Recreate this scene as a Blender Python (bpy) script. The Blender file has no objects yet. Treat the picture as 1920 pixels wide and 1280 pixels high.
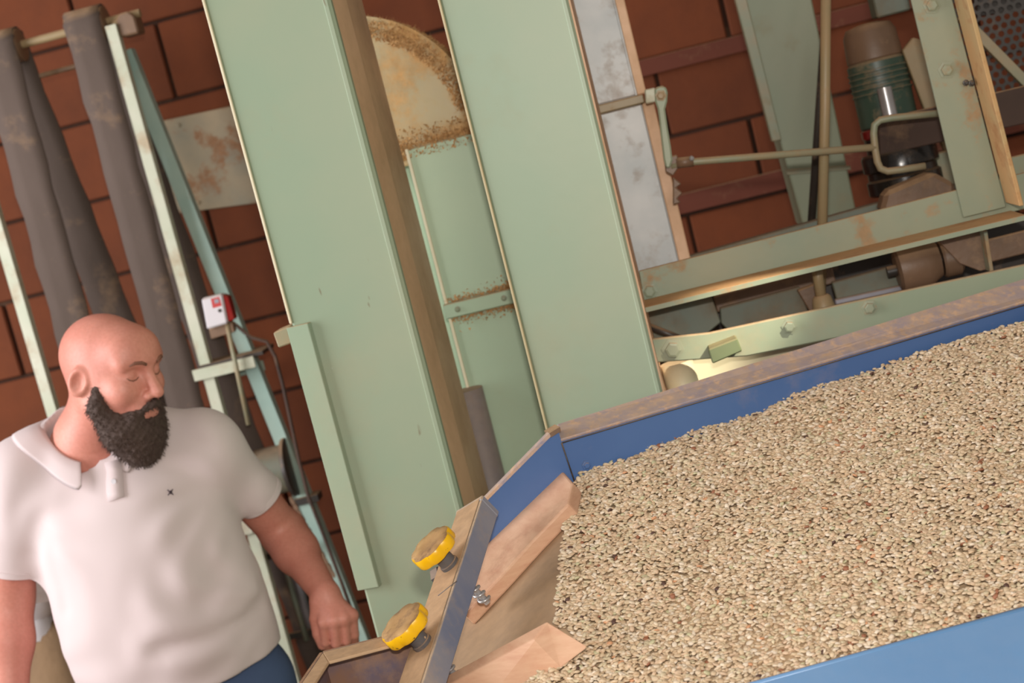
import bpy, bmesh, math, random
import numpy as np
from mathutils import Vector, Matrix
random.seed(7); RNG = np.random.default_rng(7)
SC = bpy.context.scene; COL = SC.collection

# ------------------------------------------------------------------ camera
F_PX, ROLL, PITCH, CAMZ = 3000.0, math.radians(14.2), math.radians(7.5), 1.93
CAM = Vector((0, 0, CAMZ))
FWD = Vector((0, math.cos(PITCH), -math.sin(PITCH)))
R0 = Vector((1, 0, 0)); U0 = Vector((0, math.sin(PITCH), math.cos(PITCH)))
RC = R0 * math.cos(ROLL) - U0 * math.sin(ROLL)
UC = R0 * math.sin(ROLL) + U0 * math.cos(ROLL)
cd = bpy.data.cameras.new('camera'); cam = bpy.data.objects.new('camera', cd); COL.objects.link(cam)
cd.sensor_width = 36.0; cd.lens = 36.0 * F_PX / 1920.0
m = Matrix.Identity(4)
for i in range(3):
    m[i][0] = RC[i]; m[i][1] = UC[i]; m[i][2] = -FWD[i]; m[i][3] = CAM[i]
cam.matrix_world = m
cd.dof.use_dof = True; cd.dof.focus_distance = 2.15; cd.dof.aperture_fstop = 6.3
cd.clip_start = 0.05
SC.camera = cam

# ------------------------------------------------------------------ light
SC.view_settings.view_transform = 'Standard'; SC.view_settings.look = 'None'
SC.view_settings.exposure = 0.0; SC.view_settings.gamma = 1.0
SC.view_settings.use_curve_mapping = False
W = bpy.data.worlds.new('world'); SC.world = W; W.use_nodes = True
bg = W.node_tree.nodes['Background']; bg.inputs[0].default_value = (1.0, 0.86, 0.74, 1); bg.inputs[1].default_value = 0.27

def area(name, loc, target, size, sizey, power, col):
    l = bpy.data.lights.new(name, 'AREA'); l.shape = 'RECTANGLE'; l.size = size; l.size_y = sizey
    l.energy = power; l.color = col
    o = bpy.data.objects.new(name, l); COL.objects.link(o); o.location = loc
    o.rotation_euler = (Vector(target) - Vector(loc)).to_track_quat('-Z', 'Y').to_euler()
    return o
# daylight through the open door on the left, soft daylight from the open front, the camera's own flash
area('door_daylight', (-3.0, 2.1, 2.2), (-0.7, 3.0, 1.6), 1.6, 2.2, 108, (0.98, 0.97, 1.0))
area('front_daylight', (0.6, -2.2, 2.9), (0.2, 2.6, 1.5), 2.6, 1.6, 48, (1.0, 0.94, 0.86))
fl = CAM + UC * 0.16 + FWD * -0.02
area('camera_flash', fl, fl + FWD, 0.07, 0.04, 27, (1.0, 0.93, 0.86))
# narrow spot lamp added to stand in for sun on the cream casing
sl = bpy.data.lights.new('sun_patch_spot', 'SPOT'); sl.energy = 1700; sl.spot_size = math.radians(2.9); sl.spot_blend = 0.7; sl.shadow_soft_size = 0.03; sl.color = (1.0, 0.93, 0.78)
so = bpy.data.objects.new('sun_patch_spot', sl); COL.objects.link(so); so.location = (2.6, 0.2, 4.0)

# ------------------------------------------------------------------ projection helpers (rays from the camera meet real planes)
def ray(px, py): return FWD * F_PX + RC * (px - 960.0) + UC * (640.0 - py)
YAW = math.radians(6.0)
UV = Vector((math.cos(YAW), -math.sin(YAW), 0)); VV = Vector((math.sin(YAW), math.cos(YAW), 0)); ZV = Vector((0, 0, 1))
def plane_hit(px, py, n, d):
    r = ray(px, py); t = (d - n.dot(CAM)) / n.dot(r); return CAM + r * t
def V(px, py, v): return plane_hit(px, py, VV, v)              # machine planes (yawed)
def Y(px, py, y): return plane_hit(px, py, Vector((0, 1, 0)), y)
def Zp(px, py, z): return plane_hit(px, py, ZV, z)
so.rotation_euler = (V(1325, 680, 2.68) - Vector(so.location)).to_track_quat('-Z', 'Y').to_euler()
def UVZ(u, v, z): return UV * u + VV * v + ZV * z
def cu(p): return p.dot(UV)

# ------------------------------------------------------------------ materials
MATS = {}
def nodes(name):
    mt = bpy.data.materials.new(name); mt.use_nodes = True
    nt = mt.node_tree; MATS[name] = mt
    return mt, nt, nt.nodes, nt.links, nt.nodes['Principled BSDF']
def c4(c): return (c[0], c[1], c[2], 1)
def srgb(r, g, b):
    f = lambda x: (x / 255 / 12.92) if x / 255 < 0.04045 else ((x / 255 + 0.055) / 1.055) ** 2.4
    return (f(r), f(g), f(b))
def mix(nt, fac, a, b, mode='MIX'):
    n = nt.nodes.new('ShaderNodeMix'); n.data_type = 'RGBA'; n.blend_type = mode
    for s, val in ((0, fac), (6, a), (7, b)):
        if hasattr(val, 'is_linked'): nt.links.new(val, n.inputs[s])
        elif isinstance(val, (int, float)): n.inputs[s].default_value = val
        else: n.inputs[s].default_value = c4(val)
    return n.outputs[2]
def noise(nt, scale, detail=4, rough=0.6, stretch=None, seed=0.0):
    tc = nt.nodes.new('ShaderNodeTexCoord'); mp = nt.nodes.new('ShaderNodeMapping'); nt.links.new(tc.outputs['Object'], mp.inputs[0])
    if stretch: mp.inputs['Scale'].default_value = stretch
    mp.inputs['Location'].default_value = (seed, seed * 1.7, seed * 0.6)
    n = nt.nodes.new('ShaderNodeTexNoise'); n.inputs['Scale'].default_value = scale
    n.inputs['Detail'].default_value = detail; n.inputs['Roughness'].default_value = rough
    nt.links.new(mp.outputs[0], n.inputs[0]); return n.outputs[0]
def ramp(nt, v, lo, hi, a=0.0, b=1.0):
    n = nt.nodes.new('ShaderNodeMapRange'); n.inputs[1].default_value = lo; n.inputs[2].default_value = hi
    n.inputs[3].default_value = a; n.inputs[4].default_value = b; nt.links.new(v, n.inputs[0]); return n.outputs[0]
def mathn(nt, op, a, b=0.0):
    n = nt.nodes.new('ShaderNodeMath'); n.operation = op
    for i, v in enumerate((a, b)):
        if hasattr(v, 'is_linked'): nt.links.new(v, n.inputs[i])
        else: n.inputs[i].default_value = v
    return n.outputs[0]
def upface(nt):
    g = nt.nodes.new('ShaderNodeNewGeometry'); s = nt.nodes.new('ShaderNodeSeparateXYZ')
    nt.links.new(g.outputs['Normal'], s.inputs[0]); return s.outputs[2]
def bump(nt, h, bs, strength=0.3, dist=0.004):
    b = nt.nodes.new('ShaderNodeBump'); b.inputs['Strength'].default_value = strength; b.inputs['Distance'].default_value = dist
    nt.links.new(h, b.inputs['Height']); nt.links.new(b.outputs[0], bs.inputs['Normal'])
DUST = srgb(186, 150, 112)
def painted(name, a, b, dust=DUST, film=0.25, settle=1.0, rough=0.45, metal=0.0, scale=4.0, chip=None, chip_amt=0.0, bmp=0.08, patch=(0.55, 0.72), stretch=None, seed=0.0, marks=None):
    """paint with slow colour drift, a film of dust in patches, dust settled on upward faces, and optional chips"""
    mt, nt, N, L, bs = nodes(name)
    c = mix(nt, ramp(nt, noise(nt, scale, 5, 0.55, stretch, seed), 0.35, 0.65), a, b)
    if chip:
        c = mix(nt, ramp(nt, noise(nt, scale * 7, 6, 0.7, None, seed + 3), 0.70 - chip_amt, 0.74 - chip_amt), c, chip)
    if marks:
        c = mix(nt, ramp(nt, noise(nt, 34, 3, 0.6, (1, 1, 0.25), seed + 13), 0.715, 0.745, 0, 0.75), c, marks)
        c = mix(nt, ramp(nt, noise(nt, 26, 4, 0.7, (1, 1, 0.6), seed + 21), 0.73, 0.76, 0, 0.5), c, (0.62, 0.66, 0.58))
    n2 = noise(nt, scale * 1.6, 8, 0.68, None, seed + 9)
    f1 = ramp(nt, n2, patch[0], patch[1], 0, film)
    up = ramp(nt, upface(nt), 0.35, 0.9, 0, settle)
    up = mathn(nt, 'MULTIPLY', up, ramp(nt, noise(nt, 30, 6, 0.7, None, seed + 5), 0.25, 0.5, 0.55, 1.0))
    fac = mathn(nt, 'MAXIMUM', f1, up)
    dcol = mix(nt, ramp(nt, noise(nt, 60, 4), 0.3, 0.7), dust, tuple(x * 0.72 for x in dust))
    L.new(mix(nt, fac, c, dcol), bs.inputs['Base Color'])
    L.new(ramp(nt, fac, 0, 1, rough, 0.95), bs.inputs['Roughness'])
    bs.inputs['Metallic'].default_value = metal
    if bmp: bump(nt, noise(nt, 45, 5, 0.6, None, seed), bs, bmp, 0.003)
    return mt
G1, G2 = srgb(144, 163, 138), srgb(158, 166, 140)
M_green = painted('mint paint', G1, G2, film=0.30, settle=0.9, patch=(0.5, 0.8), scale=2.2, marks=srgb(112, 92, 66), seed=1.0)
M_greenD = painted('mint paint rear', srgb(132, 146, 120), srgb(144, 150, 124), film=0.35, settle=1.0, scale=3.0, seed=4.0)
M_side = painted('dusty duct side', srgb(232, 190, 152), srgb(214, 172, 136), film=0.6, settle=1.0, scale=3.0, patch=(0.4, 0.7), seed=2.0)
M_frame = painted('frame paint', srgb(130, 142, 120), srgb(144, 146, 120), dust=srgb(180, 136, 94), film=0.7, settle=1.0, scale=6.0, patch=(0.55, 0.64), seed=6.0)
M_flange = painted('dust covered flange', srgb(196, 150, 100), srgb(184, 156, 110), dust=srgb(176, 124, 78), film=0.7, settle=0.4, rough=0.9, scale=9.0, patch=(0.5, 0.62), bmp=0.3, seed=6.5)
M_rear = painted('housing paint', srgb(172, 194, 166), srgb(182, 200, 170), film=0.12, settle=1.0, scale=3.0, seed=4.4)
M_edgelight = painted('cream edge highlight', srgb(228, 220, 190), srgb(220, 210, 178), film=0.1, settle=0.4, scale=9.0, seed=4.7)  # cream colour paints in the highlight on edges facing the left light
M_tanlip = painted('tan edge', srgb(192, 178, 138), srgb(180, 164, 124), film=0.2, settle=0.4, scale=9.0, seed=4.9)
M_olive = painted('olive box', srgb(112, 122, 84), srgb(104, 112, 78), film=0.2, settle=0.4, scale=9.0, seed=5.1)
M_drum = painted('drum paint', srgb(186, 172, 134), srgb(198, 174, 128), dust=srgb(222, 172, 110), film=0.9, settle=1.0, scale=7.0, patch=(0.42, 0.6), bmp=0.5, seed=7.0)
M_galv = painted('galvanised steel', srgb(176, 180, 180), srgb(196, 196, 194), dust=srgb(178, 148, 120), film=0.6, settle=1.0, rough=0.5, metal=0.15, scale=9.0, patch=(0.52, 0.74), seed=8.0)
M_teal = painted('teal angle iron', srgb(150, 178, 168), srgb(168, 190, 178), film=0.5, settle=0.9, scale=8.0, patch=(0.55, 0.75), seed=9.0)
M_pale = painted('pale angle iron', srgb(205, 205, 185), srgb(190, 196, 172), film=0.6, settle=0.6, scale=8.0, patch=(0.5, 0.7), seed=10.0)
M_blue = painted('blue enamel', srgb(70, 102, 154), srgb(78, 110, 160), dust=srgb(176, 150, 128), film=0.4, settle=1.0, rough=0.35, scale=4.0, patch=(0.58, 0.8), chip=srgb(110, 70, 50), chip_amt=-0.03, seed=11.0)
M_bluerim = painted('dusted blue rim', srgb(146, 140, 154), srgb(178, 156, 142), dust=srgb(214, 178, 146), film=0.95, settle=0.3, rough=0.7, scale=34.0, patch=(0.44, 0.62), bmp=0.25, seed=12.0)
M_bluefront = painted('light blue enamel', srgb(96, 144, 192), srgb(106, 152, 198), film=0.12, settle=0.08, rough=0.35, scale=4.0, patch=(0.6, 0.8), chip=srgb(150, 140, 130), chip_amt=-0.04, seed=13.0)
M_bar = painted('worn blue bar', srgb(112, 120, 142), srgb(146, 144, 148), dust=srgb(196, 170, 140), film=0.6, settle=1.0, rough=0.5, scale=9.0, patch=(0.5, 0.72), stretch=(1, 1, 0.35), seed=14.0)
M_bardust = painted('dust caked bar top', srgb(186, 158, 126), srgb(174, 146, 116), film=0.6, settle=0.9, rough=0.9, scale=12.0, bmp=0.2, seed=15.0)
M_plate = painted('dusty tin chute', srgb(158, 130, 100), srgb(146, 126, 106), film=0.5, settle=0.5, rough=0.6, scale=5.0, seed=16.0)
M_rust = painted('rusty blue box', srgb(70, 86, 120), srgb(120, 86, 62), dust=srgb(160, 122, 90), film=0.7, settle=1.0, scale=7.0, patch=(0.45, 0.6), seed=17.0)
M_dark = painted('dark iron', srgb(52, 48, 44), srgb(64, 56, 50), film=0.45, settle=0.7, scale=9.0, seed=18.0)
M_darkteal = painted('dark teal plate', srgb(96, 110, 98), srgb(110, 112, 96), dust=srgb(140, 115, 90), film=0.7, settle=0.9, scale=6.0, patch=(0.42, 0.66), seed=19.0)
M_rod = painted('dusty green rod', srgb(136, 146, 122), srgb(160, 140, 108), film=0.5, settle=1.0, scale=12.0, seed=20.0)
M_tanrod = painted('dusty tan rod', srgb(150, 134, 100), srgb(160, 136, 100), film=0.6, settle=1.0, scale=12.0, seed=21.0)
M_brown = painted('dust covered iron', srgb(128, 100, 78), srgb(112, 88, 68), film=0.6, settle=1.0, scale=8.0, bmp=0.3, seed=22.0)
M_motor = painted('dark green motor', srgb(54, 76, 64), srgb(66, 84, 70), film=0.6, settle=0.9, rough=0.4, scale=10.0, patch=(0.5, 0.66), seed=23.0)
M_black = painted('black enamel', srgb(26, 25, 25), srgb(34, 32, 30), film=0.15, settle=0.3, rough=0.22, scale=8.0, seed=24.0)
M_red = painted('red enamel', srgb(140, 26, 22), srgb(120, 22, 20), film=0.1, settle=0.2, rough=0.2, seed=25.0)
M_cream = painted('cream paint', srgb(214, 206, 172), srgb(206, 194, 160), film=0.35, settle=0.7, scale=5.0, seed=26.0)
M_belt = painted('grey canvas belt', srgb(96, 82, 74), srgb(82, 69, 61), film=0.4, settle=0.8, rough=0.9, scale=5.0, stretch=(1, 1, 0.4), bmp=0.2, seed=27.0)
M_beltD = painted('dark leather belt', srgb(82, 62, 52), srgb(68, 52, 44), film=0.3, settle=0.9, rough=0.8, scale=8.0, seed=28.0)
M_white = painted('white switch box', srgb(222, 216, 218), srgb(212, 208, 212), film=0.1, settle=0.5, rough=0.4, seed=29.0)
M_logo = painted('red print', srgb(196, 70, 66), srgb(186, 60, 60), film=0.1, settle=0, bmp=0, seed=30.0)
M_sheet = painted('weathered sheet', srgb(168, 150, 120), srgb(140, 134, 114), dust=srgb(160, 116, 82), film=0.9, settle=0.5, scale=7.0, patch=(0.5, 0.6), seed=31.0)
M_yellow = painted('yellow hand wheel', srgb(240, 188, 20), srgb(232, 176, 14), dust=srgb(172, 138, 104), film=0.1, settle=0.0, rough=0.3, scale=14.0, patch=(0.6, 0.7), chip=srgb(50, 46, 44), chip_amt=0.075, bmp=0.05, seed=32.0)
M_wheeltop = painted('grimy wheel face', srgb(190, 152, 96), srgb(160, 122, 78), dust=srgb(120, 92, 66), film=0.8, settle=0.2, scale=20.0, patch=(0.45, 0.6), rough=0.8, bmp=0.4, seed=33.0)
M_steel = painted('steel screw', srgb(190, 190, 192), srgb(170, 168, 168), film=0.2, settle=0.2, rough=0.3, metal=0.55, scale=20.0, seed=34.0)
M_hub = painted('dark hub', srgb(82, 80, 82), srgb(96, 92, 90), film=0.3, settle=0.6, rough=0.5, scale=20.0, seed=35.0)
M_tin = painted('grey pipe', srgb(170, 168, 178), srgb(150, 148, 156), film=0.2, settle=0.8, rough=0.35, metal=0.4, seed=36.0)
M_jute = painted('jute cloth', srgb(150, 122, 92), srgb(136, 110, 84), film=0.2, settle=0.3, rough=0.95, scale=10.0, bmp=0.6, seed=37.0)
M_batten = painted('red brown batten', srgb(104, 50, 32), srgb(90, 44, 28), film=0.3, settle=0.8, rough=0.8, scale=6.0, stretch=(0.3, 1, 1), seed=38.0)
M_floor = painted('concrete floor', srgb(120, 108, 96), srgb(104, 94, 84), film=0.6, settle=0.4, rough=0.9, scale=2.0, seed=39.0)
M_lint = painted('lint dust', srgb(206, 164, 110), srgb(186, 142, 92), film=0.3, settle=0.4, rough=1.0, scale=20.0, seed=40.0)

def brickmat():
    mt, nt, N, L, bs = nodes('fired clay block')
    oi = N.new('ShaderNodeObjectInfo')
    c = mix(nt, ramp(nt, noise(nt, 6, 6, 0.6), 0.3, 0.7), srgb(118, 59, 27), srgb(100, 50, 24))
    hsv = N.new('ShaderNodeHueSaturation'); L.new(c, hsv.inputs['Color'])
    L.new(ramp(nt, oi.outputs['Random'], 0, 1, 0.88, 1.08), hsv.inputs['Value'])
    L.new(hsv.outputs[0], bs.inputs['Base Color']); bs.inputs['Roughness'].default_value = 0.9
    bump(nt, noise(nt, 40, 6, 0.7), bs, 0.35, 0.004); return mt
M_brick = brickmat()
M_mortar = painted('dark mortar', srgb(70, 42, 28), srgb(58, 36, 24), film=0.2, settle=0.4, rough=0.95, scale=6.0, seed=41.0)

def woodmat():
    mt, nt, N, L, bs = nodes('planed wood')
    g = noise(nt, 14, 6, 0.65, (1, 1, 6), 2.0)
    c = mix(nt, ramp(nt, g, 0.3, 0.7), srgb(216, 176, 144), srgb(196, 148, 118))
    c = mix(nt, ramp(nt, noise(nt, 9, 6, 0.7, None, 5), 0.56, 0.75, 0, 0.55), c, srgb(150, 104, 80))
    up = ramp(nt, noise(nt, 22, 6, 0.7, None, 8), 0.5, 0.7, 0, 0.4)
    c = mix(nt, up, c, srgb(206, 172, 138))
    L.new(c, bs.inputs['Base Color']); bs.inputs['Roughness'].default_value = 0.6
    bump(nt, g, bs, 0.15, 0.002); return mt
M_wood = woodmat()

def skinmat():
    mt, nt, N, L, bs = nodes('skin')
    c = mix(nt, ramp(nt, noise(nt, 9, 4), 0.3, 0.7), srgb(216, 150, 132), srgb(206, 132, 116))
    c = mix(nt, ramp(nt, noise(nt, 160, 4), 0.35, 0.7, 0, 0.35), c, srgb(182, 112, 92))
    L.new(c, bs.inputs['Base Color']); bs.inputs['Roughness'].default_value = 0.5
    bs.inputs['Subsurface Weight'].default_value = 0.15; bs.inputs['Subsurface Scale'].default_value = 0.01
    bs.inputs['Subsurface Radius'].default_value = (1, 0.35, 0.2)
    bump(nt, noise(nt, 300, 3), bs, 0.08, 0.001); return mt
M_skin = skinmat()
def plain(name, col, rough=0.8, bscale=0, bs_amt=0.2):
    mt, nt, N, L, bs = nodes(name)
    c = mix(nt, ramp(nt, noise(nt, 12, 4), 0.3, 0.7), col, tuple(x * 0.9 for x in col))
    L.new(c, bs.inputs['Base Color']); bs.inputs['Roughness'].default_value = rough
    if bscale: bump(nt, noise(nt, bscale, 3), bs, bs_amt, 0.002)
    return mt
def shirtmat():
    mt, nt, N, L, bs = nodes('cotton pique')
    c = mix(nt, ramp(nt, noise(nt, 3, 3), 0.3, 0.7), srgb(212, 197, 196), srgb(206, 189, 188))
    L.new(c, bs.inputs['Base Color']); bs.inputs['Roughness'].default_value = 0.9
    bs.inputs['Sheen Weight'].default_value = 0.15
    h = noise(nt, 5, 2, 0.4, (1.0, 1.0, 0.45), 1.3)
    h2 = noise(nt, 420, 2, 0.5)
    b1 = N.new('ShaderNodeBump'); b1.inputs['Strength'].default_value = 0.5; b1.inputs['Distance'].default_value = 0.013; L.new(h, b1.inputs['Height'])
    b2 = N.new('ShaderNodeBump'); b2.inputs['Strength'].default_value = 0.12; b2.inputs['Distance'].default_value = 0.001; L.new(h2, b2.inputs['Height'])
    L.new(b1.outputs[0], b2.inputs['Normal']); L.new(b2.outputs[0], bs.inputs['Normal']); return mt
M_shirt = shirtmat()
M_jeans = plain('denim', srgb(70, 88, 122), 0.9, 300, 0.3)
M_beard = plain('dark beard hair', srgb(74, 57, 49), 0.8, 260, 0.6)
M_browhair = plain('brow hair', srgb(128, 84, 66), 0.7)
M_mouth = plain('lips', srgb(176, 104, 92), 0.45)
M_shoe = plain('shoe leather', srgb(50, 40, 34), 0.5)
M_emblem = plain('embroidered emblem', srgb(60, 44, 52), 0.8)
def beanmat():
    mt, nt, N, L, bs = nodes('green coffee beans')
    a = N.new('ShaderNodeVertexColor'); a.layer_name = 'Col'
    L.new(a.outputs[0], bs.inputs['Base Color']); bs.inputs['Roughness'].default_value = 0.55; return mt
M_bean = beanmat()

# ------------------------------------------------------------------ object helpers
def rootloc(o):
    while o.parent: o = o.parent
    return o.location
def link(name, me, mat, parent=None):
    o = bpy.data.objects.new(name, me); COL.objects.link(o)
    if mat is not None and not me.materials: me.materials.append(mat)
    if parent is not None: o.parent = parent
    return o
def mesh(name, verts, faces, mat, parent=None, smooth=False, bevel=0.0, seg=1, base=None):
    """verts in world coordinates; placed relative to the thing's root (or given base)"""
    off = rootloc(parent) if parent is not None else (base if base is not None else Vector((0, 0, 0)))
    bm = bmesh.new(); vs = [bm.verts.new(Vector(v) - off) for v in verts]
    for f in faces:
        try: bm.faces.new([vs[i] for i in f])
        except ValueError: pass
    bmesh.ops.recalc_face_normals(bm, faces=bm.faces)
    if bevel > 0:
        bmesh.ops.bevel(bm, geom=[e for e in bm.edges if len(e.link_faces) == 2 and e.calc_face_angle(0) > 0.5], offset=bevel, segments=seg, affect='EDGES', profile=0.5)
    me = bpy.data.meshes.new(name); bm.to_mesh(me); bm.free()
    if smooth:
        for p in me.polygons: p.use_smooth = True
    o = link(name, me, mat, parent)
    if parent is None: o.location = off
    return o
def thing(name, label, cat, loc, group=None):
    o = bpy.data.objects.new(name, None); COL.objects.link(o); o.location = loc
    o.empty_display_size = 0.05
    o['label'] = label; o['category'] = cat
    if group: o['group'] = group
    return o
def tag(o, label, cat, group=None):
    o['label'] = label; o['category'] = cat
    if group: o['group'] = group
    return o
def prism(name, pts, ext, mat, parent=None, bevel=0.002, base=None, seg=1):
    n = len(pts); ext = Vector(ext)
    vs = [Vector(p) for p in pts] + [Vector(p) + ext for p in pts]
    fs = [list(range(n)), [n + i for i in range(n)][::-1]] + [[i, (i + 1) % n, n + (i + 1) % n, n + i] for i in range(n)]
    return mesh(name, vs, fs, mat, parent, bevel=bevel, base=base, seg=seg)
def ubox(name, u0, u1, v0, v1, z0, z1, mat, parent=None, bevel=0.002, base=None):
    return prism(name, [UVZ(u0, v0, z0), UVZ(u1, v0, z0), UVZ(u1, v0, z1), UVZ(u0, v0, z1)], VV * (v1 - v0), mat, parent, bevel, base)
def pxprism(name, px, v, depth, mat, parent=None, bevel=0.002, base=None):
    return prism(name, [V(x, y, v) for x, y in px], VV * depth, mat, parent, bevel, base)
def frame_axes(a, b, up=None):
    d = (b - a).normalized(); up = up or Vector((0, 0, 1))
    if abs(d.dot(up)) > 0.98: up = Vector((0, 1, 0))
    s = d.cross(up).normalized(); return d, s, s.cross(d).normalized()
def tube(name, pts, r, mat, parent=None, n=12, smooth=True, caps=True, base=None):
    pts = [Vector(p) for p in pts]; rs = r if isinstance(r, (list, tuple)) else [r] * len(pts)
    vs = []; fs = []
    ref = None
    for i, p in enumerate(pts):
        t = (pts[min(i + 1, len(pts) - 1)] - pts[max(i - 1, 0)]).normalized()
        if ref is None:
            ref = t.orthogonal().normalized()
        ref = (ref - t * ref.dot(t)).normalized(); b = t.cross(ref)
        for k in range(n):
            a = 2 * math.pi * k / n; vs.append(p + (ref * math.cos(a) + b * math.sin(a)) * rs[i])
    for i in range(len(pts) - 1):
        for k in range(n):
            fs.append([i * n + k, i * n + (k + 1) % n, (i + 1) * n + (k + 1) % n, (i + 1) * n + k])
    if caps: fs.append(list(range(n))); fs.append([(len(pts) - 1) * n + k for k in range(n)])
    o = mesh(name, vs, fs, mat, parent, base=base)
    if smooth:
        for p in o.data.polygons: p.use_smooth = len(p.vertices) == 4
    return o
def lathe(name, c, axis, prof, mat, parent=None, n=32, lobes=0, lobe_amt=0.0, base=None, smooth=True):
    """profile [(radius, height)] turned about axis at c"""
    ax = Vector(axis).normalized(); e = ax.orthogonal().normalized(); g = ax.cross(e)
    vs = []; fs = []
    for r, h in prof:
        for k in range(n):
            a = 2 * math.pi * k / n
            rr = r * (1 + (lobe_amt * math.cos(lobes * a) if lobes else 0))
            vs.append(Vector(c) + ax * h + (e * math.cos(a) + g * math.sin(a)) * rr)
    m_ = len(prof)
    for i in range(m_ - 1):
        for k in range(n):
            fs.append([i * n + k, i * n + (k + 1) % n, (i + 1) * n + (k + 1) % n, (i + 1) * n + k])
    fs.append(list(range(n))); fs.append([(m_ - 1) * n + k for k in range(n)])
    o = mesh(name, vs, fs, mat, parent, base=base)
    if smooth:
        for p in o.data.polygons: p.use_smooth = len(p.vertices) == 4
        try:
            bmx = bmesh.new(); bmx.from_mesh(o.data)
            for ed in bmx.edges:
                if len(ed.link_faces) == 2 and ed.calc_face_angle(0) > 0.6: ed.smooth = False
            bmx.to_mesh(o.data); bmx.free()
        except Exception: pass
    return o
def bolt(parent, p, nrm, r=0.008, mat=None, h=0.006):
    nrm = Vector(nrm).normalized()
    return lathe('bolt', Vector(p), nrm, [(r * 1.5, -0.002), (r * 1.5, 0.0015), (r, 0.0018), (r, h), (r * 0.7, h + 0.001)], mat or M_frame, parent, n=6 if r > 0.004 else 8, smooth=False)
def angle_iron(name, a, b, w, t, mat, parent, su=1, sv=1):
    """L section from a to b: one leg across U, one along V (su, sv give directions); a, b are on the outer corner"""
    a = Vector(a); b = Vector(b); d = (b - a).normalized()
    e = (UV - d * UV.dot(d)).normalized() * su; g = (VV - d * VV.dot(d) - e * VV.dot(e)).normalized() * sv
    sec = [(0, 0), (w, 0), (w, t), (t, t), (t, w), (0, w)]
    return prism(name, [a + e * x + g * y for x, y in sec], b - a, mat, parent, bevel=0.0008)
def rbar(name, a, b, w, h, mat, parent=None, up=None, bevel=0.001, base=None):
    a = Vector(a); b = Vector(b); d, s, u = frame_axes(a, b, up)
    return prism(name, [a + s * x + u * y for x, y in ((-w/2, -h/2), (w/2, -h/2), (w/2, h/2), (-w/2, h/2))], b - a, mat, parent, bevel, base)

# ================================================================== the setting
fl_ = mesh('floor', [(-5, -4, -0.1), (5, -4, -0.1), (5, 6, -0.1), (-5, 6, -0.1), (-5, -4, 0), (5, -4, 0), (5, 6, 0), (-5, 6, 0)],
           [[0, 1, 2, 3], [4, 5, 6, 7], [0, 1, 5, 4], [1, 2, 6, 5], [2, 3, 7, 6], [3, 0, 4, 7]], M_floor)
fl_['kind'] = 'structure'
WV = 4.2
wall = ubox('wall_back', -4.5, 4.5, WV, WV + 0.2, 0.0, 4.2, M_mortar, bevel=0.0); wall['kind'] = 'structure'
BH, BL, GAP = 0.205, 0.41, 0.009
bb = prism('brick', [UVZ(-BL/2 + GAP/2, -0.016, -BH/2 + GAP/2), UVZ(BL/2 - GAP/2, -0.016, -BH/2 + GAP/2), UVZ(BL/2 - GAP/2, -0.016, BH/2 - GAP/2), UVZ(-BL/2 + GAP/2, -0.016, BH/2 - GAP/2)], VV * 0.03, M_brick, None, bevel=0.004)
first = True
z_off = V(140, 236, WV).z          # a bed joint seen at the left of the photograph
rows = [z_off + BH * (k + 0.5) for k in range(-8, 8)]
for ri, z in enumerate(rows):
    if z < 0.25: continue
    for k in range(-7, 9):
        u = k * BL + (BL/2 if ri % 2 else 0) + cu(V(745, 40, WV)) % BL
        if u < -2.9 or u > 3.2: continue
        o = bb if first else bb.copy()
        if not first: COL.objects.link(o)
        first = False
        o.parent = wall; o.location = UVZ(u + random.uniform(-.002, .002), WV - random.uniform(0, 0.004), z)

# battens on the wall at the right
for i, (x0, y0, x1, y1, w) in enumerate(((1205, 128, 2300, -150, 0.042), (1270, 382, 2400, 98, 0.05))):
    a = V(x0 - 220, y0 + 56, WV - 0.03); b = V(x1, y1, WV - 0.03); b.z = a.z
    o = rbar('wall_batten', a, b, 0.03, w, M_batten, base=a)
    tag(o, ('red-brown timber batten along the brick wall above the shifter lever', 'red-brown timber batten along the brick wall below the shifter rod')[i], 'batten', 'wall battens')

# weathered sheet hung on the wall
t = thing('wall_sheet', 'weathered grey sheet fixed to the brick wall left of the tall duct', 'sheet', V(390, 310, WV - 0.03))
pxprism('sheet', [(262, 235), (520, 180), (565, 370), (318, 402)], WV - 0.032, 0.012, M_sheet, t)
for x, y in ((335, 235), (465, 208), (372, 380)): bolt(t, V(x, y, WV - 0.032), -VV, 0.005, M_sheet, 0.003)

# ================================================================== bucket elevator ducts
DV = 2.6
uL = cu(V(548, 610, DV)); uR = cu(V(741, 467, DV)); D1 = 0.27
t = thing('elevator_duct', 'broad mint green elevator duct with dusty brown right side beside the man', 'duct', UVZ((uL + uR)/2, DV + D1/2, 0), 'tall green elevator ducts')
ubox('casing', uL, uR, DV, DV + D1, 0.0, 3.7, M_green, t, 0.004)
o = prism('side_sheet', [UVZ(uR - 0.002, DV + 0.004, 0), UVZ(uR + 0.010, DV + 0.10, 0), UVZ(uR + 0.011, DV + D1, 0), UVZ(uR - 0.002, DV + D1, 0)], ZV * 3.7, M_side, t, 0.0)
o['label'] = 'brown dusty side sheet'
# rolled seam beside the front right corner
ubox('seam', uR - 0.012, uR - 0.004, DV - 0.003, DV + 0.001, 0.0, 3.7, M_green, t, 0.001)
ubox('edge_lip', uL - 0.003, uL + 0.0012, DV - 0.003, DV + 0.01, V(548, 606, DV).z, 3.7, M_edgelight, t, 0.001)
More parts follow.
